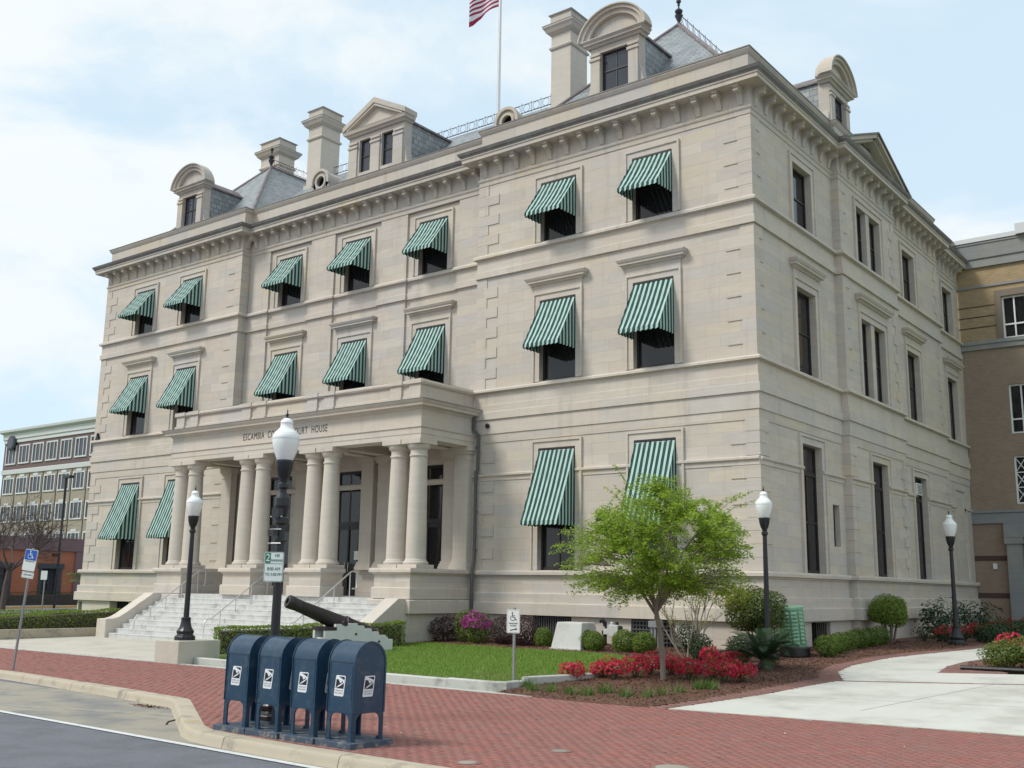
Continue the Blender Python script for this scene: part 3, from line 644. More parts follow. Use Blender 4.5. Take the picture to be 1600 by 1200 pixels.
# --- side pediment over the bay
y0,y1,ya,zb,za=6.02,12.94,9.48,17.66,19.0; xb=.24
MB().prism([(y0+.5,zb),(y1-.5,zb),(ya,za-.2)],'x',-.2,xb+.08).build('tympanum','cornice',CH)
def rake(a,b,name,mat,x0,x1,th0,th1):
    d=Vector((b[0]-a[0],b[1]-a[1])).normalized(); n=Vector((-d.y,d.x)); n=n if n.y>0 else -n
    pts=[(a[0]+n.x*th0,a[1]+n.y*th0),(b[0]+n.x*th0,b[1]+n.y*th0),(b[0]+n.x*th1,b[1]+n.y*th1),(a[0]+n.x*th1,a[1]+n.y*th1)]
    MB().prism(pts,'x',x0,x1).build(name,mat,CH)
for a in ((y0-.05,zb-.05),(y1+.05,zb-.05)):
    rake(a,(ya,za),'raking_cornice','cornice',-.3,xb+.55,-.14,0.0); rake(a,(ya,za),'raking_cornice','cornice',-.3,xb+.40,-.24,-.14); rake(a,(ya,za),'raking_flashing','gutter',-.3,xb+.62,.0,.055)

# --- roofs
def hip(x0,x1,y0,y1,z0,zr,ym0,ym1,mat='slate'):
    xm=(x0+x1)/2; mb=MB(); A,B,C_,D=(x0,y0,z0),(x1,y0,z0),(x1,y1,z0),(x0,y1,z0); E,F=(xm,ym0,zr),(xm,ym1,zr)
    mb.poly([A,B,E]); mb.poly([B,C_,F,E]); mb.poly([C_,D,F]); mb.poly([D,A,E,F]); o=mb.build('roof',mat,CH)
    for a,b in ((A,E),(B,E),(E,F)):
        a=Vector(a);b=Vector(b); MB().tube([a,a.lerp(b,.5),b],[.085]*3,8).build('ridge_cap','copper',o)
    return E,F
for x0,x1 in ((WF+.75,-24.95),(-9.85,-.75)):
    E,F=hip(x0,x1,.75,18.2,18.35,23.65,5.45,13.5)
    fin=MB().lathe([(.07,0),(.08,.06),(.05,.1),(.15,.34),(.165,.38),(.12,.40),(.06,.44),(.14,.50),(.155,.58),(.10,.64),(.035,.70),(.03,.80),(.06,.83),(.03,.87),(.09,.95),(.10,1.0),(.07,1.07),(.01,1.10)],(E[0],E[1],E[2]),12).build('finial','iron',CH,smooth=50)
    cr_=MB(); z=23.72; ln=4.6
    cr_.tube([(E[0],E[1]+.15,z+.40),(E[0],E[1]+ln,z+.40)],.014,5); cr_.tube([(E[0],E[1]+.15,z+.06),(E[0],E[1]+ln,z+.06)],.014,5)
    for k in range(9):
        yy=E[1]+.2+k*.5; cr_.tube([(E[0],yy,z),(E[0],yy,z+.50)],.011,4)
        cr_.tube([(E[0],yy+.25+.16*math.cos(t*PI/6),z+.23+.16*math.sin(t*PI/6)) for t in range(13)],.009,4)
    cr_.build('roof_cresting','iron',CH)
mb=MB(); zc=21.65; yc=4.9
mb.poly([(-25.5,1.15,18.35),(-9.3,1.15,18.35),(-9.3,yc,zc),(-25.5,yc,zc)]); mb.poly([(-25.5,yc,zc),(-9.3,yc,zc),(-9.3,14,zc),(-25.5,14,zc)]); mb.poly([(-25.5,14,zc),(-9.3,14,zc),(-9.3,18,18.35),(-25.5,18,18.35)]); mb.build('roof','slate',CH)
cr_=MB(); z=zc+.03
cr_.tube([(-24,yc,z+.42),(-10.5,yc,z+.42)],.014,5); cr_.tube([(-24,yc,z+.06),(-10.5,yc,z+.06)],.02,5)
for k in range(28):
    xx=-24+k*.5; cr_.tube([(xx,yc,z),(xx,yc,z+.50)],.011,4); cr_.tube([(xx+.25+.17*math.cos(t*PI/6),yc,z+.24+.17*math.sin(t*PI/6)) for t in range(13)],.010,4)
cr_.build('roof_cresting','iron',CH)

def arc(cx,cz,r,a0,a1,n): return [(cx+r*math.cos(a0+(a1-a0)*i/n),cz+r*math.sin(a0+(a1-a0)*i/n)) for i in range(n+1)]
def band_arc(mb,r0,r1,zc,y0,y1,a0=0,a1=PI,n=20):
    p=arc(0,zc,r1,a0,a1,n)+arc(0,zc,r0,a1,a0,n); 
    for i in range(n):
        q=[p[i],p[i+1],p[2*n+1-i-1],p[2*n+1-i]]; mb.prism(q,'y',y0,y1)
def arched_dormer(loc,rz):
    # local: front at y=0 facing -y; z=0 at roof-foot (18.3)
    d=empty('dormer',loc); d.parent=CH; d.location=Vector(loc)-WL[CH.name]; d.rotation_euler=(0,0,rz); WL[d.name]=Vector((0,0,0))
    w=.565; b=MB(); b.box(-.98,-w,0,.42,0,2.32); b.box(w,.98,0,.42,0,2.32); b.box(-w,w,0,.42,2.28,2.32); b.box(-w,w,0,.42,0,.78); b.box(-.98,.98,0,.42,2.32,2.66)
    for s in (-1,1):
        b.prism([(s*.98,0),(s*1.42,0),(s*1.40,.25),(s*1.22,.55),(s*1.08,.95),(s*.98,1.4)],'y',.05,.38)
        xa,xb_=sorted((s*.58,s*.96)); b.box(xa,xb_,-.06,0,.4,2.0); b.box(xa-.04,xb_+.04,-.10,0,2.0,2.10); b.box(xa-.02,xb_+.02,-.08,0,2.18,2.26)
    b.build('dormer_front','cornice',d)
    c=MB(); c.sweep([(-1.02,.4),(-1.02,-.02),(1.02,-.02),(1.02,.4)],[(0,2.50),(.05,2.52),(.08,2.58),(.17,2.60),(.17,2.66),(.25,2.73),(.25,2.76),(0,2.78)]); c.build('dormer_cornice','cornice',d)
    r=1.30; zc=2.66; k=MB(); a0=R(5)
    band_arc(k,1.10,1.22,zc,-.20,.3,a0,PI-a0); band_arc(k,.94,1.10,zc,-.10,.45,a0,PI-a0); sq=lambda m_: setattr(m_,'v',[(v[0]*1.10,v[1],zc+(v[2]-zc)*.93) for v in m_.v]); sq(k); k.build('arched_hood','cornice',d,smooth=30)
    k=MB(); band_arc(k,1.22,1.27,zc,-.28,.2,a0,PI-a0); sq(k); k.build('hood_flashing','cornice',d,smooth=30)
    t=MB(); t.prism(arc(0,zc+.05,.96,0,PI,16),'y',.06,.4); t.build('tympanum','cornice',d)
    s=MB(); s.box(-.90,.90,.42,4.0,0,2.62); s.build('dormer_cheek','slate2',d)
    s=MB(); s.box(-.98,.98,.43,3.95,2.62,2.70); s.prism([(-.9,2.70),(.9,2.70),(.45,3.1),(-.45,3.1)],'y',.45,2.4); s.build('dormer_roof','copper',d)
    f=MB(); z0,z1=.80,2.28; f.box(-w,-w+.06,.12,.2,z0,z1); f.box(w-.06,w,.12,.2,z0,z1); f.box(-w+.06,w-.06,.12,.2,z1-.06,z1); f.box(-w+.06,w-.06,.12,.2,z0,z0+.07); f.box(-w+.06,w-.06,.12,.2,1.54,1.60); f.box(-.02,.02,.13,.19,z0+.07,z1-.06)
    f=f.build('window','frame',d)
    for x0,x1 in ((-w+.06,-.02),(.02,w-.06)):
        for a,b2 in ((z0+.07,1.54),(1.60,z1-.06)): MB().box(x0,x1,.15,.17,a,b2).build('pane','glass2',d)
    return d
arched_dormer((-5.3,.75,18.3),0); arched_dormer((-29.5,.75,18.3),0); arched_dormer((-.55,9.3,18.5),PI/2)
# central pedimented dormer
d=empty('dormer',(0,0,0)); d.parent=CH; d.location=Vector((XC,1.25,18.3))-WL[CH.name]; WL[d.name]=Vector((0,0,0))
b=MB(); W2=1.62
for x0,x1 in ((-W2,-.98),(-.33,.33),(.98,W2)): b.box(x0,x1,0,.45,0,2.42)
b.box(-.98,-.33,0,.45,0,.95); b.box(.33,.98,0,.45,0,.95); b.box(-W2,W2,0,.45,2.42,2.78)
for x0,x1 in ((-1.58,-1.08),(-.26,.26),(1.08,1.58)): b.box(x0,x1,-.06,0,.4,2.10); b.box(x0-.04,x1+.04,-.10,0,2.10,2.20); b.box(x0-.02,x1+.02,-.08,0,2.30,2.38)
for s in (-1,1): b.prism([(s*W2,0),(s*2.15,0),(s*2.12,.3),(s*1.9,.6),(s*1.74,1.0),(s*W2,1.6)],'y',.05,.4)
b.build('dormer_front','cornice',d)
MB().sweep([(-W2,.45),(-W2,-.03),(W2,-.03),(W2,.45)],[(0,2.62),(.06,2.64),(.09,2.71),(.17,2.74),(.20,2.84),(.22,2.88),(0,2.90)]).build('dormer_cornice','cornice',d)
for s in (-1,1):
    p0=(s*1.84,2.90); p1=(0,3.82); q=[p0,(p0[0],p0[1]+.22),(0,p1[1]+.24),p1]; MB().prism(q,'y',-.24,.5).build('raking_cornice','cornice',d)
    q=[(s*1.64,2.9),(s*1.64,3.02),(0,3.84),(0,3.70)]; MB().prism(q,'y',-.2,.45).build('raking_cornice','cornice',d)
MB().prism([(-1.7,2.89),(1.7,2.89),(0,3.70)],'y',-.02,.4).build('tympanum','cornice',d)
MB().box(-1.5,1.5,.45,4.5,0,2.75).build('dormer_cheek','slate2',d); s=MB(); s.box(-1.58,1.58,.46,4.4,2.75,2.84); s.prism([(-1.5,2.84),(1.5,2.84),(0,3.6)],'y',.5,2.6); s.build('dormer_roof','copper',d)
for x0,x1 in ((-.98,-.33),(.33,.98)):
    f=MB(); z0,z1=.98,2.42; f.box(x0,x0+.055,.12,.2,z0,z1); f.box(x1-.055,x1,.12,.2,z0,z1); f.box(x0+.055,x1-.055,.12,.2,z1-.06,z1); f.box(x0+.055,x1-.055,.12,.2,z0,z0+.06); f.box(x0+.055,x1-.055,.12,.2,1.66,1.72); f=f.build('window','frame',d)
    for a,c in ((z0+.06,1.66),(1.72,z1-.06)): MB().box(x0+.055,x1-.055,.15,.17,a,c).build('pane','glass2',d)
# bull's-eye dormers
for x in (-22.9,-11.9):
    d=empty('oculus_dormer',(0,0,0)); d.parent=CH; d.location=Vector((x,3.15,20.55))-WL[CH.name]; d.scale=(.86,1,.86); WL[d.name]=Vector((0,0,0))
    k=MB(); band_arc(k,.40,.62,.0,0,1.6,0,2*PI,28); k.box(-.62,-.40,0,1.6,-2.2,0); k.box(.40,.62,0,1.6,-2.2,0); k.box(-.42,.42,.02,1.6,-2.2,-.40); k.build('oculus_front','cornice',d,smooth=30)
    k=MB(); band_arc(k,.56,.70,.0,-.10,.06,R(-15),R(195),20); k.build('oculus_hood','cornice',d,smooth=30)
    k=MB(); band_arc(k,.30,.42,.0,-.05,.05,0,2*PI,24); k.build('oculus_ring','cornice',d,smooth=30)
    MB().prism(arc(0,0,.41,0,2*PI,20)[:-1],'y',.22,.24).build('pane','glass',d)
# chimneys
def chimney(x,y,w,dp,z0,zt):
    c=empty('chimney',(0,0,0)); c.parent=CH; c.location=Vector((x,y,0))-WL[CH.name]; WL[c.name]=Vector((0,0,0))
    a=w/2; path=[(-a,dp/2+.0),(-a,-dp/2),(a,-dp/2),(a,dp/2),(-a,dp/2)]
    MB().box(-a,a,-dp/2,dp/2,z0,zt-.55).build('shaft','column',c)
    MB().box(-a-.09,a+.09,-dp/2-.09,dp/2+.09,z0,z0+2.2).build('shaft_base','column',c)
    def ring(pr,n,m):
        mb=MB(); 
        for (o0,zA),(o1,zB) in zip(pr[:-1],pr[1:]):
            B=[(-a-o0,-dp/2-o0,zA),(a+o0,-dp/2-o0,zA),(a+o0,dp/2+o0,zA),(-a-o0,dp/2+o0,zA)]; T=[(-a-o1,-dp/2-o1,zB),(a+o1,-dp/2-o1,zB),(a+o1,dp/2+o1,zB),(-a-o1,dp/2+o1,zB)]; mb.hexa(B,T)
        mb.build(n,m,c)
    ring([(.0,zt-1.62),(.06,zt-1.60),(.08,zt-1.53),(.02,zt-1.45)],'necking','cornice')
    ring([(.02,zt-.98),(.16,zt-.86),(.22,zt-.74),(.28,zt-.66),(.28,zt-.60)],'cap','cornice'); ring([(.29,zt-.60),(.29,zt-.57),(.02,zt-.46)],'cap_flashing','gutter')
    ring([(.03,zt-.46),(.03,zt-.12),(.10,zt-.08)],'cap','cornice'); ring([(.10,zt-.08),(.10,zt-.05),(-.2,zt)],'cap_flashing','gutter')
chimney(-24.75,4.85,.95,1.2,19,25.15); chimney(-10.05,4.85,.95,1.2,19,25.3); chimney(-31.4,7.4,1.5,1.1,20,26.15)
print('courthouse body ok')

# ------------------------------------------------------------------ porch
PX0,PX1=-24.23,-10.57; PY=-2.8; FZ=1.69
colx=[XC+s*o for o in (6.46,5.58,2.30,1.42) for s in (-1,1)]; pedc=[XC-6.02,XC-1.86,XC+1.86,XC+6.02]
pp=[(PX0,.0),(PX0,PY),(PX1,PY),(PX1,.0)]
ent=MB(); ent.sweep(pp,[(-.64,6.86),(.0,6.86),(.0,7.02),(.015,7.025),(.015,7.22),(.05,7.24),(.05,7.28),(.0,7.29),(.0,7.84),(-.64,7.84)]); ent.build('entablature','trim',CH)
MB().sweep(pp,[(-.6,7.84),(.03,7.84),(.06,7.90),(.24,7.93),(.24,8.0),(.29,8.04),(.33,8.09),(.33,8.11),(-.6,8.14)]).build('porch_cornice','trim',CH)
MB().sweep([(PX0,-.02),(PX0,PY),(PX1,PY),(PX1,-.02)],[(.30,8.112),(.345,8.112),(.345,8.135),(-.3,8.16)]).build('porch_flashing','gutter',CH)
pa=MB(); pa.sweep(pp,[(-.35,8.14),(-.06,8.14),(-.06,8.30),(-.10,8.32),(-.10,8.68),(-.35,8.68)]); pa.build('porch_parapet','trim',CH)
for c in pedc:
    for s in (-.44,.44):
        x=min(max(c+s,PX0+.31),PX1-.31); MB().box(x-.29,x+.29,PY-.02,PY+.34,8.145,8.30).build('parapet_die','trim',CH); MB().box(x-.26,x+.26,PY+.03,PY+.33,8.30,8.68).build('parapet_die','trim',CH); MB().box(x-.33,x+.33,PY-.03,PY+.38,8.715,8.86).build('parapet_die','trim',CH)
MB().sweep(pp,[(-.38,8.68),(-.04,8.68),(-.0,8.74),(.0,8.80),(-.04,8.84),(-.38,8.84)]).build('porch_coping','trim',CH)
MB().sweep(pp,[(-.37,8.842),(-.035,8.842),(-.05,8.857),(-.36,8.857)]).build('porch_flashing','gutter',CH)
MB().box(PX0+.3,PX1-.3,PY+.3,.44,8.0,8.12).build('porch_roof','roofgrey',CH)
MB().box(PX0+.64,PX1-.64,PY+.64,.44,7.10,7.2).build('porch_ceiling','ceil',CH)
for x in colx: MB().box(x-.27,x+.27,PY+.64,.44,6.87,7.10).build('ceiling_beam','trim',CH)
# columns
cp=[]; H0,H1=2.66,6.86
col=MB()
col.lathe([(.40,.12),(.415,.15),(.415,.19),(.40,.215),(.365,.225),(.365,.245),(.35,.27),(.335,.30)]+[(.335-.055*((k/12)**1.6),.30+(3.62-.30)*k/12) for k in range(13)]+[(.305,3.63),(.315,3.66),(.305,3.69),(.285,3.70),(.285,3.84),(.30,3.86),(.32,3.87),(.36,3.92),(.385,4.0),(.39,4.04)],(0,0,0),28)
col0=col.build('column','column',CH,smooth=35); MB().box(-.42,.42,-.42,.42,0,.12).build('plinth','trim',col0); MB().box(-.42,.42,-.42,.42,4.04,4.20).build('abacus','trim',col0)
for ch in col0.children: ch.location=(0,0,0)
for i,x in enumerate(colx):
    o=col0 if i==0 else copy_tree(col0,CH); o.location=Vector((x,PY+.34,H0))-WL[CH.name]
# antae against the wall
an=MB(); an.box(-.31,.31,-.30,0,.30,3.75); an.box(-.40,.40,-.40,0,0,.13); an.box(-.38,.38,-.37,0,.13,.22); an.box(-.35,.35,-.34,0,.22,.30)
an.box(-.33,.33,-.32,0,3.75,3.82); an.box(-.31,.31,-.30,0,3.82,3.95); an.box(-.36,.36,-.36,0,3.95,4.05); an.box(-.42,.42,-.42,0,4.05,4.20)
an0=an.build('pilaster','column',CH)
for i,x in enumerate(colx):
    o=an0 if i==0 else inst(an0,CH,(0,0,0)); o.location=Vector((x,.45,H0))-WL[CH.name]
for s,x in ((-1,PX0+.36),(1,PX1-.36)):
    o=inst(an0,CH,(x,-.005,H0))
# pedestals
for i,c in enumerate(pedc):
    e=i in (0,3); x0,x1=c-.80,c+.80; y1=-.02 if e else -2.05
    if e: MB().box(x0,x1,-3.08,y1,.1,2.5).build('pedestal','stone',CH,bevel=.01)
    else: MB().box(x0,x1,-3.08,y1,FZ,2.5).build('pedestal','stone',CH,bevel=.01)
    path=[(x0,y1),(x0,-3.08),(x1,-3.08),(x1,y1)]
    MB().sweep(path,[(-.1,FZ+.002),(.06,FZ+.002),(.06,2.02),(.04,2.05),(-.1,2.05)]).build('pedestal_base','trim',CH)
    MB().sweep(path,[(-.3,2.45),(.03,2.45),(.06,2.50),(.13,2.52),(.13,2.60),(.11,2.655),(-.3,2.655)]).build('pedestal_cap','trim',CH)
    MB().box(x0+.02,x1-.02,-3.0,y1,2.5,2.654).build('pedestal_cap','trim',CH)
    if e:
        MB().sweep(path,[(-.1,1.24),(.16,1.24),(.16,1.64),(.12,1.668),(-.1,1.668)]).build('plinth_band','trim',CH)
MB().box(PX0+.2,PX1-.2,-3.02,.6,1.3,FZ).build('porch_floor','step',CH)
# dado of the wall behind the columns
for x0,x1 in ((-24.2,-22.31),(-20.69,-18.21),(-16.59,-14.11),(-12.49,-10.6)):
    MB().box(x0,x1,.36,.6,FZ,2.55).build('dado','stone',CH); MB().box(x0,x1,.30,.6,2.55,2.655).build('dado_cap','trim',CH)
# doors
for c in centre:
    dr=MB(); dr.box(c-.81,c-.73,.66,.76,FZ,6.45); dr.box(c+.73,c+.81,.66,.76,FZ,6.45); dr.box(c-.73,c+.73,.66,.76,6.35,6.45); dr.box(c-.73,c+.73,.64,.76,4.35,4.50); dr.box(c-.04,c+.04,.66,.76,FZ,4.35)
    for s in (-1,1):
        for z0,z1 in ((FZ,FZ+.25),(2.75,2.9),(4.2,4.35)): xa,xb_=sorted((c+s*.04,c+s*.73)); dr.box(xa,xb_,.68,.75,z0,z1)
    dr=dr.build('door','door',CH)
    for s in (-1,1):
        xa,xb_=sorted((c+s*.05,c+s*.73))
        MB().box(xa,xb_,.705,.72,2.9,4.2).build('pane','glass',dr); MB().box(xa,xb_,.70,.73,FZ+.25,2.75).build('panel','door',dr); MB().box(xa,xb_,.705,.72,4.5,6.35).build('pane','glass',dr)
        MB().tube([(c+s*.1,.62,2.6),(c+s*.1,.60,2.75),(c+s*.1,.62,2.95)],.014,6).build('handle','rail',dr)
MB().box(-17.02,-16.80,.640,.646,3.05,3.38).build('notice','paper',CH)
MB().box(-19.0,-18.8,.0,.02,1.75,2.3) if False else None
# inscription
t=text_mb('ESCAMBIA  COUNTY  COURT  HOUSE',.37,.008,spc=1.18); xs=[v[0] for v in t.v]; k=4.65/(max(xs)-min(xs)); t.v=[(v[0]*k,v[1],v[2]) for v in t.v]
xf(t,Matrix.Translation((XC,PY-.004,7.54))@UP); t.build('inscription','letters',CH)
# downpipe and camera on the wing wall
dp=MB(); dp.box(-10.66,-10.40,-.32,-.05,7.93,8.05); dp.tube([(-10.5,-.2,7.95),(-10.5,-.2,7.45),(-10.33,-.14,7.25),(-10.33,-.14,6.1),(-10.38,-.17,5.9),(-10.38,-.17,2.9),(-10.36,-.28,2.6),(-10.36,-.28,1.3),(-10.36,-.22,1.1),(-10.36,-.22,.3)],.055,8)
for z in (6.8,5.95,4.6,3.3): dp.lathe([(.075,0),(.075,.06)],(-10.34 if z>6 else -10.38,-.15,z),8)
dp.build('downpipe','grille',CH,smooth=40)
k=MB(); k.box(-10.10,-9.86,-.06,0,7.46,7.66); k.build('security_camera','trim',CH); MB().lathe([(.085,0),(.085,.05),(.06,.08)],(0,0,0),12).build('lens','black',CH); o=bpy.data.objects[-1] if False else None
for o in list(CH.children):
    if o.name.startswith('lens'): o.location=Vector((-9.98,-.06,7.56))-WL[CH.name]; o.rotation_euler=(R(90),0,0)
# dark bell box at left end of belt
MB().prism([(-34.55,8.86),(-34.3,8.86),(-34.42,9.2)],'y',-.14,-.02).build('floodlight','black',CH)

# ------------------------------------------------------------------ entrance stair
ST=empty('entrance_stair',(XC,-4.2,.06),'broad worn white marble stair between sloping cheek walls up to the porch','stairs')
NS=10; z0=.07; rise=(FZ-z0)/NS; tr=.262
for i in range(NS):
    yb=-3.02-tr*(NS-1-i); zt=z0+rise*(i+1); x=-23.6; cuts=[]; u=-23.6+random.uniform(.7,1.9)
    while u<-11.7: cuts.append(u); u+=random.uniform(1.3,2.1)
    cuts=[-23.6]+cuts+[-11.2]
    if i==NS-1: yb2=-2.4
    else: yb2=yb+tr+.06
    for a,b in zip(cuts[:-1],cuts[1:]):
        yj=yb+random.uniform(-.004,.004); zj=zt+(.003 if i==NS-1 else 0)+random.uniform(-.003,.003); MB().prism([(yj+.008,zt-rise-.03),(yb2,zt-rise-.03),(yb2,zj),(yj+.006,zj),(yj,zj-.006),(yj,zj-.04),(yj+.008,zj-.044)],'x',a+.003,b-.003).build('step_slab','step',ST)
for x0,x1 in ((-24.2,-23.6),(-11.2,-10.6)):
    MB().prism([(-3.06,0),(-3.06,1.70),(-3.55,1.70),(-4.75,.92),(-4.98,.80),(-5.2,.745),(-5.5,.73),(-5.5,0)],'x',x0,x1).build('cheek_wall','trim',ST,bevel=.015)
MB().box(-23.55,-11.25,-3.0,-2.3,0,1.5).build('stair_core','stone',ST)
def handrail(x,lab,shift):
    h=empty('handrail',(x,-4,.9),lab,'handrail','steel handrails of the entrance stair')
    yb,yt=-5.05,-2.45; zf=lambda y: z0+rise*NS*min(max((y+5.45)/(2.43),0),1)
    top=[(x,yb-.05,.08),(x,yb-.05,.62),(x,yb-.03,.78),(x,yb+.05,.86),(x,yb+.25,.90),(x,yt,2.52),(x,yt+.10,2.56),(x,yt+.28,2.56),(x,yt+.34,2.50),(x,yt+.34,2.05),(x,yt+.28,1.98),(x,yt+.12,1.98)]
    MB().tube(top,.025,8).build('top_rail','rail',h,smooth=60)
    for f in (.15,.42,.70,1.0):
        y=yb+.25+(yt-yb-.25)*f; zt=.90+(2.52-.90)*f; MB().tube([(x,y,zt),(x,y,zf(y)-.05)],.018,8).build('baluster','rail',h,smooth=60)
handrail(-22.4,'thin steel handrail nearest the left cheek wall of the stair',0); handrail(-18.25,'middle steel handrail, passing behind the lamp on the concrete block',0); handrail(-13.95,'steel handrail partly hidden behind the cannon barrel',0)
print('porch ok')

# ------------------------------------------------------------------ awnings
AWP=.95
def uvmesh(name,vs,fs,uvs,mat,parent):
    me=bpy.data.meshes.new(name); me.from_pydata(vs,[],fs); ul=me.uv_layers.new(name='UVMap')
    for p in me.polygons:
        for li,vi in zip(p.loop_indices,p.vertices): ul.data[li].uv=uvs[vi]
    me.materials.append(M[mat]); o=bpy.data.objects.new(name,me); put(o,parent)
    so=o.modifiers.new('cloth','SOLIDIFY'); so.thickness=.007
    return o
awc={}
def awning_proto(h,name='awning'):
    root=empty(name); w=1.44; per=.18; n=32; K=8
    vs=[];fs=[];uv=[]
    for j in range(K+1):
        t=j/K
        for i in range(n+1):
            x=-w/2+w*i/n; sag=.045*math.sin(PI*t)*(.8+.3*math.sin(i*.45+j*.7))+.008*math.sin(i*1.9+j*2.3)
            vs.append((x,-AWP*t+sag*.5,-h*t-sag)); uv.append(((x+w/2)/per+.08,t))
    for j in range(K):
        for i in range(n): a=j*(n+1)+i; fs.append((a,a+1,a+n+2,a+n+1))
    uvmesh('canopy',vs,fs,uv,'awn',root)
    # front valance, scalloped
    vs=[];fs=[];uv=[]; n=64
    for i in range(n+1):
        x=-w/2+w*i/n; u=(x+w/2)/per+.08; s=abs(math.sin(PI*u)); wob=.012*math.sin(i*.7)
        vs+= [(x,-AWP-.004,-h+.004),(x,-AWP-.012+wob,-h-.10-.045*s)]; uv+=[(u,0),(u,1)]
    for i in range(n): fs.append((2*i,2*i+2,2*i+3,2*i+1))
    uvmesh('valance',vs,fs,uv,'awn',root)
    for sx in (-1,1):
        vs=[];fs=[];uv=[]; n=24; x=sx*(w/2-.004)
        for i in range(n+1):
            t=i/n; y=-AWP*t; u=(1-t)*AWP/per+.02; s=abs(math.sin(PI*u)); bul=.012*math.sin(PI*t)*sx
            vs+= [(x,y,-h*t),(x+bul,y,-h-.02),(x+bul*.5,y,-h-.10-.045*s)]; uv+=[(u,0),(u,.5),(u,1)]
        for i in range(n): a=3*i; fs+= [(a,a+3,a+4,a+1),(a+1,a+4,a+5,a+2)]
        uvmesh('side_panel',vs,fs,uv,'awn',root)
    f=MB(); f.tube([(-w/2+.02,-.02,-h-.02),(-w/2+.02,-AWP+.02,-h-.0),(w/2-.02,-AWP+.02,-h-.0),(w/2-.02,-.02,-h-.02)],.014,6); f.build('frame','galv',root); MB().tube([(-w/2+.02,-.01,-.05),(w/2-.02,-.01,-.05)],.016,6).build('head_rod','galv',root)
    MB().box(-w/2,w/2,-.035,.03,-.02,.05).build('head_box','frame',root)
    return root
lev_top=[T1-.04,T2-.03,T3-.03]; lev_h=[2.45,1.70,1.28]
NM=['long ground-floor','second-floor','short top-floor']
def awning(c,y,lv,lab):
    if lv not in awc: awc[lv]=awning_proto(lev_h[lv]); o=awc[lv]
    else: o=copy_tree(awc[lv])
    o.scale=(random.uniform(.99,1.01),random.uniform(.95,1.04),random.uniform(.97,1.03)); o.rotation_euler=(0,random.uniform(-.008,.008),0); o.location=(c,y-.012,lev_top[lv]); tag(o,lab,'awning',['long awnings of the ground floor','awnings of the second floor','short awnings of the top floor'][lv])
wl=[('outer','right wing, beside the building corner'),('inner','right wing, beside the porch')]
for lv in (0,1,2):
    awning(front_r[0],0,lv,NM[lv]+' green striped awning on the right wing, the one nearer the porch'); awning(front_r[1],0,lv,NM[lv]+' green striped awning on the right wing, the one nearer the building corner')
    awning(front_l[0],0,lv,NM[lv]+' green striped awning on the left wing, the far left one'); awning(front_l[1],0,lv,NM[lv]+' green striped awning on the left wing, the one nearer the porch')
for lv in (1,2):
    for c,s in zip(centre,('left','middle','right')): awning(c,.53,lv,NM[lv]+' green striped awning above the porch, the %s of three'%s)
print('awnings ok')

# ================================================================== GROUND
def sheet(name,pts,dz,mat,parent=None,kind='structure',label=None):
    mb=MB(); n=len(pts); mb.add([(x,y,g(x,y)+dz) for x,y in pts]+[(x,y,g(x,y)+dz-.14) for x,y in pts],[tuple(range(n))]+[(i,(i+1)%n,n+(i+1)%n,n+i) for i in range(n)]); o=mb.build(name,mat,parent)
    if kind and parent is None: o['kind']=kind
    return o
mb=MB(); mb.poly([(-1500,-1500,-.35),(1500,-1500,-.35),(1500,1500,-.35),(-1500,1500,-.35)]); struct(mb.build('ground','roofgrey'))
mb=MB()
for a,b in ((-10.9,0),(0,8),(8,140)):
    ga=lambda y: g(0,y)-.05
    for xa,xb in ((-220,-25),(-11.6,60)) if a<0 else ((-220,60),): mb.poly([(xa,a,ga(a)),(xb,a,ga(a)),(xb,b,ga(b)),(xa,b,ga(b))])
struct(mb.build('terrain','soil'))
RZ=-.14
mb=MB(); mb.poly([(-300,-90,RZ-.006),(300,-90,RZ-.006),(300,-14.5,RZ-.006),(-300,-14.5,RZ-.006)]); struct(mb.build('road','asphalt'))
def lineY(x): return -18.62-.030*x
mb=MB(); mb.poly([(-60,lineY(-60),RZ),(20,lineY(20),RZ),(20,-18.3,RZ),(-.3,-18.1,RZ),(-3.8,-15.8,RZ),(-60,-14.8,RZ)]); struct(mb.build('parking_bay','bay'))
mb=MB(); mb.poly([(-60,lineY(-60)-.06,RZ+.005),(60,lineY(60)-.06,RZ+.005),(60,lineY(60)+.06,RZ+.005),(-60,lineY(-60)+.06,RZ+.005)]); struct(mb.build('edge_line','paint'))
for a,b in (((-8.6,-17.0),(-8.0,-16.9)),((-6.6,-17.95),(-5.6,-17.75)),((-5.2,-17.55),(-3.9,-17.05)),((-3.6,-16.95),(-2.9,-16.75))):
    a=Vector(a);b=Vector(b); n=(b-a).normalized(); n=Vector((-n.y,n.x))*.035
    m_=MB(); m_.poly([(a.x-n.x,a.y-n.y,RZ+.004),(b.x-n.x,b.y-n.y,RZ+.004),(b.x+n.x,b.y+n.y,RZ+.004),(a.x+n.x,a.y+n.y,RZ+.004)]); struct(m_.build('bay_marking','paintblue'))
m_=MB(); m_.tube([(-2.86,-16.75,RZ+.001),(-2.62,-17.05,RZ+.001),(-2.45,-17.35,RZ+.001),(-2.2,-17.55,RZ+.001)],.018,4); struct(m_.build('bay_crack','void'))
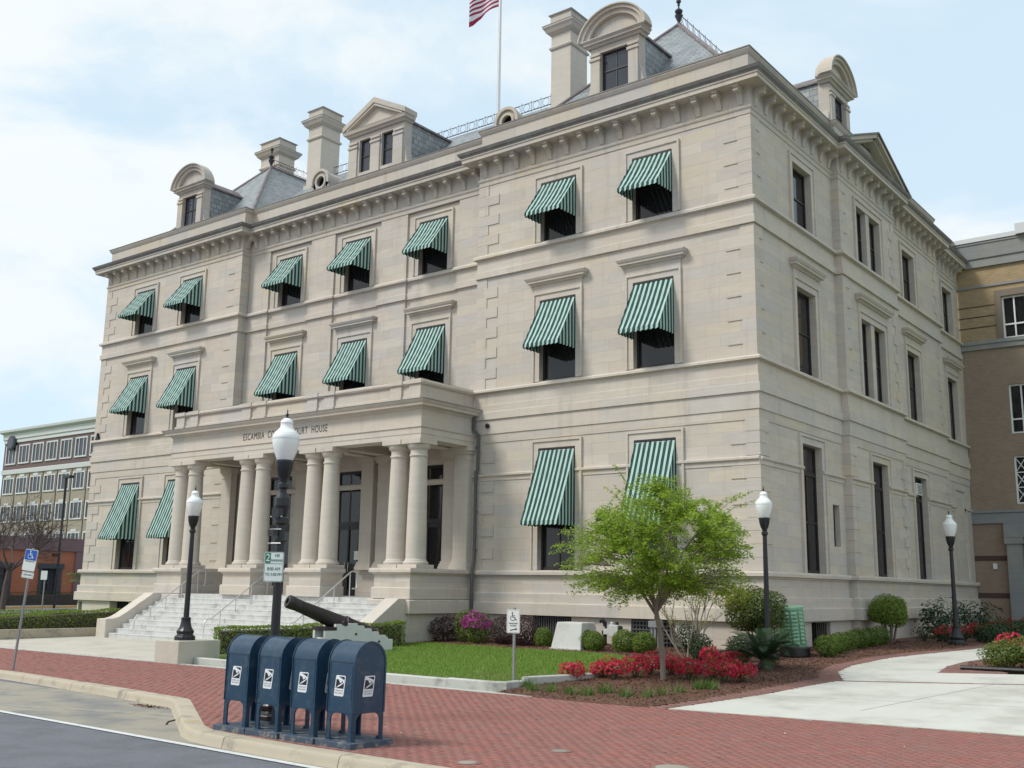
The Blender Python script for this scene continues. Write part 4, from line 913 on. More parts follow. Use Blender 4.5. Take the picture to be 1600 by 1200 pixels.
# kerb stones along the street
KP=[(-60,-15.0),(-11.5,-15.32),(-7.0,-15.72),(-4.25,-16.05),(-4.05,-16.12),(-.95,-18.10),(-.45,-18.32),(.2,-18.42),(1.7,-18.50),(20,-18.55)]
KE=empty('kerb',(0,-18.4,0)); KE['kind']='structure'
KPROF=[(-.27,-.16),(-.27,.004),(-.03,.008),(.0,.002),(.018,-.018),(.03,-.06),(.05,-.135),(.07,-.16)]
def along(path,step):
    P=[Vector(p) for p in path]; res=[]; cur=[P[0]]; acc=0
    for i in range(len(P)-1):
        a,b=P[i],P[i+1]; L=(b-a).length; u=0
        while acc+(L-u)>=step:
            u+=step-acc; q=a+(b-a)*(u/L); cur.append(q); res.append(cur); cur=[q]; acc=0
        acc+=L-u; cur.append(b)
    res.append(cur); return res
for pc in along(KP,2.35):
    pc=[q for i,q in enumerate(pc) if i==0 or (q-pc[i-1]).length>1e-3]
    if len(pc)<2: continue
    d=(pc[1]-pc[0]).normalized(); pc[0]=pc[0]+d*.007; d=(pc[-1]-pc[-2]).normalized(); pc[-1]=pc[-1]-d*.007
    MB().sweep(pc,KPROF).build('kerb_stone','kerb',KE,smooth=40)
def kerbY(x):
    for (x0,y0),(x1,y1) in zip(KP[:-1],KP[1:]):
        if x0<=x<=x1: return y0+(y1-y0)*(x-x0)/(x1-x0)
    return -18.55
m_=MB(); m_.poly([(-1.40,-17.80,.0105),(-1.37,-17.83,.0105),(-1.24,-17.64,.0105),(-1.27,-17.61,.0105)]); struct(m_.build('kerb_marking','yellow'))
# brick pavement: every brick a block
backY=lambda x: -10.86 if x<3 else -10.86+.125*(x-3)
SW=[(-60,-15)]+[(a,b+.1) for a,b in KP[1:]]
mb=MB(); pts=[(x,y+.05,-.03) for x,y in KP]+[(20,-8.9,-.03),(3,-10.86,-.03),(-60,-10.86,-.03)]; mb.poly(pts); PAVE=struct(mb.build('pavement','sand'))
BL,BW,BT=.2018,.1004,.006
def brick_fields(region,rz,step_l=.2032,step_w=.1016,bounds=None):
    x0,x1,y0,y1=bounds; res=[]; row=0; y=y0
    while y<y1:
        x=x0+(row%2)*step_l/2
        while x<x1:
            if region(x,y): res.append((x,y))
            x+=step_l
        y+=step_w; row+=1
    return res
cand=brick_fields(lambda x,y: kerbY(x)+.24<y<backY(x)-.05,0,bounds=(-44,13.5,-18.4,-9.4))
def to_px(p):
    d=Vector(p)-CAM; w=d.dot(f_); return (800+F_PX*d.dot(r2)/w,600-F_PX*d.dot(u2)/w,w)
def vis(x,y):
    px,py,w=to_px((x,y,0)); return w>0 and -10<px<1610 and -10<py<1210
near=sorted([c for c in cand if vis(*c)],key=lambda c:(c[0]-CAM.x)**2+(c[1]-CAM.y)**2)[:300]; nearset=set(near)
def brick_boxes(cs,zf,name,mat,parent=None,ang=0,L_=BL,W_=BW):
    n=len(cs); c=np.array(cs); ca,sa=math.cos(ang),math.sin(ang)
    hx,hy=L_/2,W_/2; base=np.array([(-hx,-hy),(hx,-hy),(hx,hy),(-hx,hy)]); inn=base*np.array([.985,.968])
    z=np.array([zf(x,y) for x,y in cs])+rng.normal(0,.0016,n)
    V=np.zeros((n,8,3)); yaw=rng.normal(0,.012,n)+ang
    for k in range(4):
        for lay,b in ((0,base[k]),(4,inn[k])):
            V[:,lay+k,0]=c[:,0]+b[0]*np.cos(yaw)-b[1]*np.sin(yaw); V[:,lay+k,1]=c[:,1]+b[0]*np.sin(yaw)+b[1]*np.cos(yaw)
        V[:,k,2]=z-.03; V[:,4+k,2]=z+rng.normal(0,.0009,n)
    idx=np.array([(4,5,6,7),(0,1,5,4),(1,2,6,5),(2,3,7,6),(3,0,4,7)]); Fa=(idx[None]+8*np.arange(n)[:,None,None]).reshape(-1,4)
    me=bpy.data.meshes.new(name); me.vertices.add(8*n); me.vertices.foreach_set('co',V.ravel().astype(np.float32)); me.loops.add(20*n); me.loops.foreach_set('vertex_index',Fa.ravel().astype(np.int32))
    me.polygons.add(5*n); me.polygons.foreach_set('loop_start',np.arange(0,20*n,4,dtype=np.int32)); me.polygons.foreach_set('loop_total',np.full(5*n,4,dtype=np.int32)); me.update(calc_edges=True)
    me.materials.append(M[mat]); o=bpy.data.objects.new(name,me); put(o,parent); return o
o=brick_boxes([c for c in cand if c not in nearset],lambda x,y:0,'brick_field','pbrick',PAVE); o['kind']='stuff'
b0=brick_boxes([(0,0)],lambda x,y:0,'brick','pbrick_one',PAVE)
for i,(x,y) in enumerate(near):
    o=b0 if i==0 else b0.copy()
    if i: COL.objects.link(o); o.parent=PAVE
    o.location=(x,y,random.gauss(0,.0016)); o.rotation_euler=(random.gauss(0,.004),random.gauss(0,.004),random.gauss(0,.012))
# small covers set in the pavement
for (px,py),rr,lb in (((730,1192),.11,'small round metal cover in the brick pavement, nearest the kerb'),((875,1174),.10,'small round metal cover in the brick pavement, below the accessible sign'),((1050,1200),.20,'large round metal cover cut by the bottom edge of the photo')):
    p=at_z(px,py,0); o=MB().lathe([(rr,.0),(rr,.008),(rr*.9,.011)],(p.x,p.y,0),24).build('utility_cover','bay'); tag(o,lb,'utility cover','round covers in the brick pavement'); MB().lathe([(rr+.05,.0),(rr+.05,.006),(rr,.0065)],(p.x,p.y,0),24).build('collar','sand',o)
# plaza, walks, beds
mb=MB(); mb.poly([(-24.75,-10.84,.006),(-12.6,-10.84,.006),(-11.7,-8.6,.03),(-11.2,-5.0,.075),(-11.2,-2.9,.085),(-24.75,-2.9,.085)]); struct(mb.build('plaza','plaza'))
m_=MB(); m_.box(-24.75,-12.55,-10.90,-10.72,-.03,.012); struct(m_.build('plaza_edging','kerbw'))
CW=[(3.01,-10.82),(3.32,-9.53),(3.66,-8.04),(3.83,-6.52),(4.02,-5.40),(7.41,-4.02),(20,1.0),(20,-8.65)]
CW=[(3.03,-10.80),(3.32,-9.53),(3.66,-8.04),(3.83,-6.52),(4.02,-5.40),(7.41,-4.02),(17,-.25),(17,-9.05)]
CW=[(3.33,-9.5),(3.66,-8.04),(3.83,-6.52),(4.02,-5.40),(7.41,-4.02),(17,-.25),(17,-7.8)]
DR=sheet('driveway',CW,.010,'concrete')
m_=MB(); m_.add([(3.02,-10.83,.004),(17,-9.08,.004),(17,-7.8,g(0,-7.8)+.010),(3.33,-9.5,g(0,-9.5)+.010),(3.02,-10.83,-.1),(17,-9.08,-.1)],[(0,1,2,3),(0,4,5,1)]); m_.build('driveway_apron','concrete',DR)
m_=MB()
for a,b in (((5.9,-9.2),(6.9,-4.2)),((9.0,-8.8),(11.5,-2.4)),((3.6,-8.3),(16,-5.4))):
    a=Vector(a);b=Vector(b); n=(b-a).normalized(); n=Vector((-n.y,n.x))*.006; m_.poly([(q.x,q.y,g(q.x,q.y)+.0125) for q in (a-n,b-n,b+n,a+n)])
o=m_.build('control_joints','sand',DR); o['kind']='stuff'
sheet('footpath',[(4.1,-5.18),(3.42,-3.7),(3.22,-2.3),(3.36,0),(5.2,0),(5.15,-1.26),(5.35,-2.71),(6.14,-2.4),(9,-1.4),(13.5,0),(17,-.05),(7.45,-3.84)],.010,'concrete')
sheet('footpath',[(3.36,0),(3.58,2.04),(4.03,5.37),(4.1,8),(5.9,8),(5.5,4),(5.2,0)],.010,'concrete'); sheet('footpath',[(4.1,8),(4.3,12),(5.2,16),(9,16),(7,12),(5.9,8)],.010,'concrete')
# borders laid in real brick
def inpoly(poly):
    def f(x,y):
        c=False; j=len(poly)-1
        for i in range(len(poly)):
            xi,yi=poly[i]; xj,yj=poly[j]
            if (yi>y)!=(yj>y) and x<(xj-xi)*(y-yi)/(yj-yi)+xi: c=not c
            j=i
        return c
    return f
BB=[(2.63,-10.95),(2.96,-9.35),(3.26,-7.13),(3.46,-4.91),(3.02,-3.87),(2.78,-2.39),(2.9,0),(3.1,2.2),(3.55,5.4),(3.6,8),(4.05,8),(3.98,5.37),(3.53,2.04),(3.34,0),(3.18,-2.29),(3.38,-3.68),(4.08,-5.14),(3.96,-5.35),(3.79,-6.52),(3.62,-8.04),(3.28,-9.53),(2.97,-10.84)]
WG=[(5.38,-2.68),(5.19,-1.26),(5.24,.3),(6.6,.3),(6.6,-2.0),(6.14,-2.36)]
BR=MB(); BR.poly([(x,y,g(x,y)-.012) for x,y in BB]); BR=struct(BR.build('brick_border','sand'))
o=brick_boxes(brick_fields(inpoly(BB),0,bounds=(2.5,4.2,-11,8)),lambda x,y:g(x,y)+.012,'brick_field','redband',BR); o['kind']='stuff'
BR2=MB(); BR2.poly([(x,y,g(x,y)-.012) for x,y in WG]); BR2=struct(BR2.build('brick_border','sand'))
o=brick_boxes(brick_fields(inpoly(WG),0,bounds=(5,6.8,-2.8,.5)),lambda x,y:g(x,y)+.012,'brick_field','redband',BR2); o['kind']='stuff'
RBp=[(4.06,-5.37),(7.43,-3.99),(17,-.22),(17,-.09),(7.43,-3.87),(4.08,-5.2)]
BR3=MB(); BR3.poly([(x,y,g(x,y)+.002) for x,y in RBp]); BR3=struct(BR3.build('brick_strip','redband'))
cs=[(4.12+.206*k*.93,-5.27+.206*k*.93*.393) for k in range(66)]; o=brick_boxes(cs,lambda x,y:g(x,y)+.014,'brick_field','redband',BR3,ang=math.atan(.393)); o['kind']='stuff'
# mulch beds
BEDS=[[(-.95,-10.78),(.9,-11.0),(2.6,-10.95),(2.96,-9.35),(3.26,-7.13),(3.44,-4.95),(3.0,-3.87),(2.76,-2.39),(2.9,0),(.0,0),(0,-.1),(-11.0,-.1),(-11.0,-2.5),(-3.2,-2.75),(-1.2,-3.9),(-.45,-5.9),(-.75,-8.2),(-1.0,-9.3)],[(0,0),(2.9,0),(3.1,2.2),(3.55,5.4),(3.6,8),(0,8)],[(0,8),(3.6,8),(4.2,12),(5.1,16),(5.4,23.2),(-.3,23.2)],[(5.72,-1.72),(12,-1.45),(12,0),(5.3,0)],[(5.3,0),(12,0),(12,8),(6,8)]]
for b in BEDS: sheet('mulch_bed',b,.012,'mulch')
pts=[]
for b,n in ((BEDS[0],15000),(BEDS[1],4000),(BEDS[3],1200)):
    f=inpoly(b); xs=[q[0] for q in b]; ys=[q[1] for q in b]; k=0
    while k<n:
        x,y=random.uniform(min(xs),max(xs)),random.uniform(min(ys),max(ys))
        if f(x,y): pts.append((x,y,g(x,y)+.02+random.random()*.018)); k+=1
o=leaf_mesh('bark_mulch_chips',pts,np.array([0,0,1.])+rng.normal(size=(len(pts),3))*.45,rng.uniform(.03,.085,len(pts)),'chips',None,aspect=.35); tag(o,'red-brown bark chips covering the planting beds','mulch',kind='stuff')
# lawn with kerb
LAWN=[(-12.3,-10.22),(-1.2,-10.22),(-1.1,-9.3),(-.85,-8.2),(-.55,-5.9),(-1.25,-4.0),(-3.2,-2.8),(-10.9,-2.55),(-11.4,-4.2),(-12.6,-8.3)]
sheet('lawn',LAWN,.006,'soil')
f=inpoly(LAWN); N_=70000; xy=np.stack([rng.uniform(-12.6,-.4,N_*2),rng.uniform(-10.3,-2.5,N_*2)],1); keep=np.array([f(x,y) for x,y in xy]); xy=xy[keep][:N_]
z=np.array([g(x,y) for x,y in xy])+.004; base=np.column_stack([xy,z])
dry=(np.sin(xy[:,0]*1.3+2)*np.sin(xy[:,1]*1.7)+rng.normal(0,.45,len(xy))-.35*(xy[:,1]+8.6))>.72
o=blade_mesh('lawn_grass',base[~dry],rng.uniform(.03,.07,(~dry).sum()),rng.uniform(.010,.018,(~dry).sum()),.5,'grass'); tag(o,'short green lawn grass in front of the right wing','grass',kind='stuff')
o=blade_mesh('dry_lawn_grass',base[dry],rng.uniform(.02,.05,dry.sum()),rng.uniform(.010,.018,dry.sum()),.7,'grassdry'); tag(o,'patchy straw-coloured lawn grass near the white kerb','grass',kind='stuff')
LK=empty('lawn_kerb',(-6,-10.3,0)); LK['kind']='structure'
for pc in along([(-11.35,-10.42),(-1.3,-10.42),(-1.05,-10.30),(-1.0,-9.3),(-.72,-8.2),(-.42,-5.9),(-.5,-5.2)],2.2):
    pc=[q for i,q in enumerate(pc) if i==0 or (q-pc[i-1]).length>1e-3]
    if len(pc)<2: continue
    d=(pc[1]-pc[0]).normalized(); pc[0]=pc[0]+d*.004; zz=(g(pc[0].x,pc[0].y)+g(pc[-1].x,pc[-1].y))/2
    MB().sweep(pc,[(-.15,zz-.1),(-.15,zz+.13),(-.13,zz+.15),(.0,zz+.15),(.02,zz+.13),(.03,zz-.1)]).build('kerb_stone','kerbw',LK)
m_=MB(); m_.box(-12.55,2.62,-10.90,-10.74,-.03,.010); struct(m_.build('lawn_edging','kerbw'))
# left of the plaza: low kerb wall, car park
o=MB().box(-25.1,-24.78,-10.84,-4.9,-.03,.36).build('low_kerb_wall','kerb'); tag(o,'low weathered concrete kerb wall at left of the plaza','wall')
struct(sheet('car_park',[(-75,-10.6),(-36.5,-10.6),(-36.5,0),(-75,0)],.01,'asphalt')); struct(sheet('car_park',[(-75,0),(-36.5,0),(-36.5,8),(-75,8)],.01,'asphalt')); struct(sheet('car_park',[(-75,8),(-36.5,8),(-36.5,60),(-75,60)],.01,'asphalt'))
print('ground ok')

# ================================================================== FAR BUILDINGS
# office block beyond the car park
OF=empty('office_building',(-115,50,0),'four-storey tan and mauve office block with white windows behind the left wing','building'); Yo=45
MB().box(-133.9,-88,Yo,Yo+22,0,18.0).build('wall','offtan',OF); MB().box(-134.0,-87.9,Yo-.06,Yo+22.06,17.2,20.95).build('wall','offmauve',OF)
MB().sweep([(-134.0,Yo+22),(-134.0,Yo-.06),(-88,Yo-.06)],[(0,20.95),(.12,20.97),(.12,21.4),(.25,21.5),(.25,22.2),(.7,22.45),(.75,22.75),(-.5,22.8)]).build('cornice','offwhite',OF)
MB().sweep([(-134.0,Yo+22),(-134.0,Yo),(-88,Yo)],[(-.1,16.55),(.15,16.6),(.2,17.15),(.14,17.2),(-.1,17.2)]).build('band','offwhite',OF)
def owin(w,h,top):
    mb=MB(); a=w/2
    mb.box(-a,-a+.22,-.12,0,0,h) if False else None
    e=.19; mb.box(-a,-a+e,-.12,0,0,h); mb.box(a-e,a,-.12,0,0,h); mb.box(-a+e,a-e,-.12,0,h-e,h); mb.box(-a+e,a-e,-.12,0,0,e)
    for x in (-a*.36,a*.36): mb.box(x-.06,x+.06,-.10,0,e,h-e)
    if top: mb.box(-.62,.62,-.16,0,h,h+.32)
    f=mb.build('window','offwhite',OF); 
    for x0,x1 in ((-a+e,-a*.36-.06),(-a*.36+.06,a*.36-.06),(a*.36+.06,a-e)): MB().box(x0,x1,-.03,-.002,e,h-e).build('pane','glass2',f)
    for c in f.children: c.location=(0,0,0)
    return f
cache={}
for r_i,(zb,h,tp) in enumerate(((17.9,2.65,0),(13.75,2.35,1),(9.9,2.35,1),(6.0,2.35,1))):
    for k in range(12):
        x=-131.9+3.58*k; y=Yo-.061 if r_i==0 else Yo-.001
        if tp not in cache: f=owin(2.85,h,tp); cache[tp]=f
        else: f=copy_tree(cache[tp],OF)
        f.location=Vector((x,y,zb))-WL[OF.name]
for k in range(13): MB().box(-133.7+3.58*k-.03,-133.7+3.58*k+.03,Yo-.09,Yo,0.3,16.5).build('joint_rib','offmauve',OF)
em=MB(); em.lathe([(.95,0),(1.05,.05),(1.05,.25),(.9,.3)],(0,0,0),24); o=em.build('round_emblem','teal',OF); o.location=Vector((-131.5,Yo-.3,20.9))-WL[OF.name]; o.rotation_euler=(R(90),0,0)
em=MB().lathe([(.78,.3),(.78,.34)],(0,0,0),24).build('emblem_face','glass2',o); em.location=(0,0,0)
# low terracotta building
OB=empty('terracotta_building',(-58,8,.4),'low terracotta stucco building with slate blue shuttered windows behind the car park','building'); X=-55.5
mb=MB(); wall_seg(mb,(X,-20),(X,12.15),.3,4.7,[(29.3,30.45,.9,3.1),(25.85,27.0,.9,3.1),(22.4,23.6,.9,3.1)],.3); mb.build('wall','orange',OB)
MB().box(X-12,X-.3,-20,12,.3,4.7).build('wall','orange',OB)
MB().box(X-12,X+.14,-20.1,12.8,4.1,4.95).build('parapet','mauve',OB); MB().box(X-.4,X+.10,11.55,12.8,.3,4.1).build('pilaster','mauve',OB)
for y in (9.88,6.42,2.99):
    s=MB(); s.box(X-.26,X-.2,y-.575,y-.46,.9,3.1); s.box(X-.26,X-.2,y+.46,y+.575,.9,3.1); s.box(X-.26,X-.2,y-.46,y+.46,3.0,3.1); s.box(X-.25,X-.2,y-.02,y+.02,.9,3.0); [s.box(X-.25,X-.2,y-.46,y+.46,z,z+.04) for z in (1.4,1.95,2.5)]; w=s.build('window','teal',OB)
    MB().box(X-.29,X-.27,y-.57,y+.57,.9,3.1).build('pane','glass2',w); MB().box(X,X+.09,y-.9,y+.9,2.92,3.25).build('lintel','teal',OB)
    for s_ in (-1,1): a,c=sorted((y+s_*.59,y+s_*.80)); MB().box(X,X+.05,a,c,.85,2.92).build('shutter','teal',OB)
MB().box(X+.02,X+.16,9.9,10.2,3.75,3.9).build('wall_lamp','black',OB)
MB().box(-70,-62,-10,9,5.0,5.75).build('storey','mauve',OB); MB().box(-70.3,-61.7,-10.3,9.3,5.75,5.95).build('coping','offwhite',OB)
# annex on the right
AX=empty('courthouse_annex',(5,30,.5),'modern tan and brown brick annex joined to the right end of the courthouse','building'); Y=23.1
mb=MB(); wall_seg(mb,(-.35,Y),(16,Y),.3,13.5,[(2.07,4.6,9.3,11.55),(2.07,4.6,6.13,8.28),(2.6,14,.3,4.6)],.35); mb.build('wall','brown',AX)
mb=MB(); wall_seg(mb,(-.35,Y),(16,Y),13.5,17.3,[(2.05,4.6,13.73,15.7)],.3); mb.build('wall','tan',AX)
MB().box(-.4,16,Y+.5,Y+20,.3,17.6).build('body','roofgrey',AX)
MB().sweep([(-.35,Y),(16,Y)],[(-.2,13.3),(.10,13.3),(.10,13.52),(.16,13.54),(.16,13.70),(-.2,13.72)]).build('stone_band','castgrey',AX)
MB().sweep([(-.35,Y),(16,Y)],[(-.2,16.25),(.06,16.27),(.06,16.38),(-.2,16.4)]).build('stone_band','castgrey',AX)
MB().sweep([(-.35,Y),(16,Y)],[(-.2,17.25),(.12,17.25),(.12,17.62),(.18,17.66),(.22,18.3),(.26,18.34),(.26,18.42),(-.2,18.44)]).build('cornice','castgrey',AX); MB().box(-.35,2.6,Y-.30,Y+.2,18.45,18.66).build('coping','offwhite',AX); MB().box(2.6,16,Y-.45,Y+.2,18.46,18.95).build('coping','offwhite',AX)
MB().sweep([(-.35,Y),(16,Y)],[(-.2,5.28),(.10,5.28),(.10,5.72),(.16,5.76),(.16,5.86),(-.2,5.88)]).build('stone_band','castgrey',AX)
for z in (3.62,1.98): MB().box(-.35,1.24,Y-.02,Y+.05,z,z+.22).build('soldier_course','soldier',AX)
for z in (15.35,14.85,14.35): MB().box(-.35,1.42,Y-.012,Y+.02,z,z+.05).build('recessed_course','soldier',AX)
MB().box(1.42,4.8,Y-.05,Y+.1,15.72,16.02).build('window_head','castbrown',AX); MB().box(1.42,1.69,Y-.05,Y+.1,13.72,15.72).build('window_jamb','castbrown',AX)
def awin(x0,x1,z0,z1,xb):
    s=MB(); s.box(x0,x0+.07,Y+.1,Y+.18,z0,z1); s.box(x0+.07,x1,Y+.1,Y+.18,z1-.07,z1); s.box(x0+.07,x1,Y+.1,Y+.18,z0,z0+.07)
    n=5; st=(x1-x0)/n
    for k in range(1,n): s.box(x0+st*k-.03,x0+st*k+.03,Y+.1,Y+.17,z0+.07,z1-.07)
    if not xb: s.box(x0+.07,x1,Y+.11,Y+.175,z0+.62,z0+.69)
    else:
        for j in range(3):
            a=z0+.07+j*(z1-z0-.14)/3; b=a+(z1-z0-.14)/3; s.box(x0+.07,x1,Y+.11,Y+.175,b-.02,b+.02) if j<2 else None
            for k in range(n): 
                p,q=x0+st*k+.03,x0+st*(k+1)-.03; s.tube([(p,Y+.13,a),(q,Y+.13,b)],.02,4); s.tube([(q,Y+.13,a),(p,Y+.13,b)],.02,4)
    w=s.build('window','white',AX); MB().box(x0+.02,x1-.02,Y+.19,Y+.22,z0,z1).build('pane','glass',w)
awin(1.70,4.25,13.73,15.7,False); awin(1.72,4.25,9.3,11.55,False); awin(1.72,4.25,6.13,8.28,True)
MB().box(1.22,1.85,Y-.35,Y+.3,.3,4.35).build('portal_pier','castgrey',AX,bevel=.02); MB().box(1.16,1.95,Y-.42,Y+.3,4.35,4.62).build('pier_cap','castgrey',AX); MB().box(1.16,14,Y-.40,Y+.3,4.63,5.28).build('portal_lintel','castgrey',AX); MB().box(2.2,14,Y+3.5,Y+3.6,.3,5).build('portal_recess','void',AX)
MB().box(.55,.72,Y-.08,Y,3.25,3.5).build('wall_lamp','white',AX)
print('far buildings ok')

# ================================================================== STREET FURNITURE
def lamp_post(h,loc,label,fat=1.0,collar=True):
    x,y,z=loc; r=empty('street_lamp',loc,label,'street lamp','black lamp posts with white acorn globes'); zp=h-1.30
    b=MB(); b.lathe([(.27,0),(.27,.09),(.25,.115),(.22,.13),(.205,.16),(.225,.20),(.225,.24),(.20,.27),(.165,.32),(.135,.42),(.12,.52),(.125,.55),(.125,.58),(.10,.60)],(x,y,z),28,flute=1,fr=.05); b.build('base','black',r,smooth=30)
    MB().lathe([(.074*fat,.6),(.071*fat,1.0),(.056*fat,zp),(.056*fat,zp+.01)],(x,y,z),20).build('pole','black',r,smooth=40)
    MB().lathe([(.056*fat,zp),(.085,zp+.03),(.085,zp+.09),(.06,zp+.11),(.065,zp+.16),(.10,zp+.22),(.132,zp+.34),(.14,zp+.42),(.147,zp+.425),(.147,zp+.46),(.135,zp+.47)],(x,y,z),24).build('fitter','black',r,smooth=40)
    q=zp+.47; MB().lathe([(.125,q),(.135,q+.02),(.175,q+.12),(.207,q+.24),(.216,q+.33),(.21,q+.39),(.185,q+.45),(.15,q+.475)],(x,y,z),28).build('globe','globe',r,smooth=60)
    MB().lathe([(.218,q+.335),(.222,q+.345),(.212,q+.40),(.165,q+.47),(.145,q+.48),(.135,q+.50),(.105,q+.53),(.098,q+.60),(.105,q+.61),(.09,q+.65),(.055,q+.68),(.03,q+.69)],(x,y,z),28).build('globe_cap','globe',r,smooth=50)
    MB().lathe([(.032,q+.69),(.034,q+.705),(.015,q+.715),(.02,q+.735),(.028,q+.75),(.014,q+.765),(.01,q+.80),(.003,q+.84)],(x,y,z),10).build('finial','black',r,smooth=50)
    return r
big=lamp_post(4.86,(-.55,-16.85,0),'large black lamp post with parking sign rising behind the blue mailboxes',1.05)
k=MB(); k.box(-.62,-.46,-17.0,-16.90,3.1,3.25); k.box(-.66,-.52,-17.02,-16.93,2.82,2.92); k.lathe([(.10,3.0),(.115,3.02),(.115,3.10),(.10,3.12)],(-.55,-16.85,0),16); k.lathe([(.10,2.72),(.11,2.73),(.11,2.76),(.10,2.77)],(-.55,-16.85,0),16); k.lathe([(.085,3.13),(.10,3.2),(.12,3.3),(.12,3.42),(.09,3.5)],(-.55,-16.85,0),16)
k.build('clamp','black',big); k=MB(); k.tube([(-.70,-16.98,2.70),(-.58,-17.0,2.70),(-.42,-16.95,2.70)],.012,6); k.tube([(-.66,-16.98,2.92),(-.42,-16.95,2.92)],.010,6); k.tube([(-.66,-16.98,3.12),(-.42,-16.95,3.12)],.012,6); k.build('bracket','galv',big)
pl=MB().box(-12.42,-11.38,-10.92,-9.6,-.03,.58).build('concrete_plinth','plaza',bevel=.02); tag(pl,'square stained concrete block under the lamp at the plaza edge','plinth')
lamp_post(4.12,(-11.8,-10.45,.58),'black lamp post standing on the concrete block beside the stair')
lamp_post(4.45,(.95,-1.95,g(.95,-1.95)),'black lamp post behind the sago palm at the building corner')
lamp_post(4.20,(3.05,7.4,g(3.05,7.4)),'black lamp post among red azaleas at the far right end')
# flat sign helper: plate in XZ plane facing -y, rounded corners
def rrect(w,h,r=.03,n=4):
    p=[]
    for cx,cz,a in ((w/2-r,h/2-r,0),(-w/2+r,h/2-r,90),(-w/2+r,-h/2+r,180),(w/2-r,-h/2+r,270)):
        for k in range(n+1): t=R(a+90*k/n); p.append((cx+r*math.cos(t),cz+r*math.sin(t)))
    return p
def plate(w,h,y0,y1,mat,name,parent,loc,r=.02,rz=0,tilt=0):
    o=MB().prism(rrect(w,h,r),'y',y0,y1).build(name,mat,parent); o.location=Vector(loc)-WL.get(parent.name,Vector()) if parent else loc; o.rotation_euler=(0,tilt,rz); return o
def lettering(txt,size,mat,parent,loc,rz=0,tilt=0,sx=1,name='lettering'):
    t=text_mb(txt,size,.003); t.v=[(v[0]*sx,v[1],v[2]) for v in t.v]; xf(t,UP); o=t.build(name,mat,parent); o.location=Vector(loc)-WL.get(parent.name,Vector()); o.rotation_euler=(0,tilt,rz); return o
def wheelchair(s,mat,parent,loc,rz=0,tilt=0):
    mb=MB()
    def st(pts,w):
        for a,b in zip(pts[:-1],pts[1:]):
            a=Vector(a);b=Vector(b); d=(b-a).normalized(); n=Vector((-d.y,d.x))*w/2; a=a-d*w*.3; b=b+d*w*.3
            mb.prism([(a.x-n.x,a.y-n.y),(b.x-n.x,b.y-n.y),(b.x+n.x,b.y+n.y),(a.x+n.x,a.y+n.y)],'y',-.0015,.0015)
    mb.prism(arc(-.10,.40,.075,0,2*PI,12)[:-1],'y',-.0015,.0015)
    st([(-.09,.30),(-.06,-.02),(.17,-.02),(.27,-.30),(.36,-.27)],.075); st([(-.08,.14),(.14,.14)],.06); st(arc(-.06,-.12,.25,R(125),R(345),12),.06)
    xf(mb,Matrix.Scale(s,4)); o=mb.build('access_symbol',mat,parent); o.location=Vector(loc)-WL.get(parent.name,Vector()); o.rotation_euler=(0,tilt,rz); return o
# two-hour parking sign on the lamp
rz=R(33)
s=empty('parking_sign',(-.42,-17.05,2.33),'green and white two-hour parking sign strapped to the large lamp post','sign')
c=Vector((-.42,-17.06,2.33)); ex=Vector((math.cos(rz),math.sin(rz),0)); en=Vector((math.sin(rz),-math.cos(rz),0))
plate(.31,.46,-.002,.002,'sign_white','plate',s,c,.03,rz); plate(.298,.448,-.0032,-.0022,'sign_green','border',s,c,.028,rz); plate(.284,.434,-.0042,-.0034,'sign_white','face',s,c,.026,rz)
plate(.085,.155,-.0056,-.0046,'sign_green','number_panel',s,c-ex*.097+Vector((0,0,.137)),.005,rz); lettering('2',.16,'sign_white',s,c-ex*.097+Vector((0,0,.137))+en*.0075,rz,0,.9)
plate(.27,.008,-.0056,-.0046,'sign_green','rule',s,c+Vector((0,0,.05)),.003,rz)
for tx,zz,sz,dx in (('HR',.175,.07,.05),('PARKING',.10,.052,.045),('8:00 AM',-.03,.07,0),('TO 5:00 PM',-.115,.062,0)): lettering(tx,sz,'sign_green',s,c+ex*dx+Vector((0,0,zz))+en*.0062,rz,0,.86)
# accessible entrance sign by the lawn
s=empty('accessible_sign',(-1.2,-9.85,g(0,-9.85)),'white handicapped-access sign on a steel post at the lawn corner','sign'); gz=g(0,-9.85)
MB().box(-1.225,-1.175,-9.87,-9.835,gz-.1,1.66).build('post','galv',s); c=Vector((-1.2,-9.89,1.38)); rz=R(12); en=Vector((math.sin(rz),-math.cos(rz),0))
plate(.31,.49,-.003,.003,'sign_white','plate',s,c,.03,rz); plate(.285,.465,-.0042,-.0034,'sign_black','border',s,c,.025,rz); plate(.275,.455,-.0055,-.0046,'sign_white','face',s,c,.024,rz)
wheelchair(.21,'sign_black',s,c+Vector((0,0,.09))+en*.008,rz); lettering('HANDICAPPED',.036,'sign_black',s,c+Vector((0,0,-.045))+en*.008,rz,0,.85); lettering('ACCESS',.042,'sign_black',s,c+Vector((0,0,-.09))+en*.008,rz)
mb=MB(); mb.prism([(-.08,-.02),(.06,.012),(.06,.03),(.10,.0),(.05,-.025),(.052,-.008),(-.07,-.035)],'y',-.0015,.0015); o=mb.build('arrow','sign_black',s); o.location=c+Vector((0,0,-.16))+en*.008-WL[s.name]; o.rotation_euler=(0,0,rz)
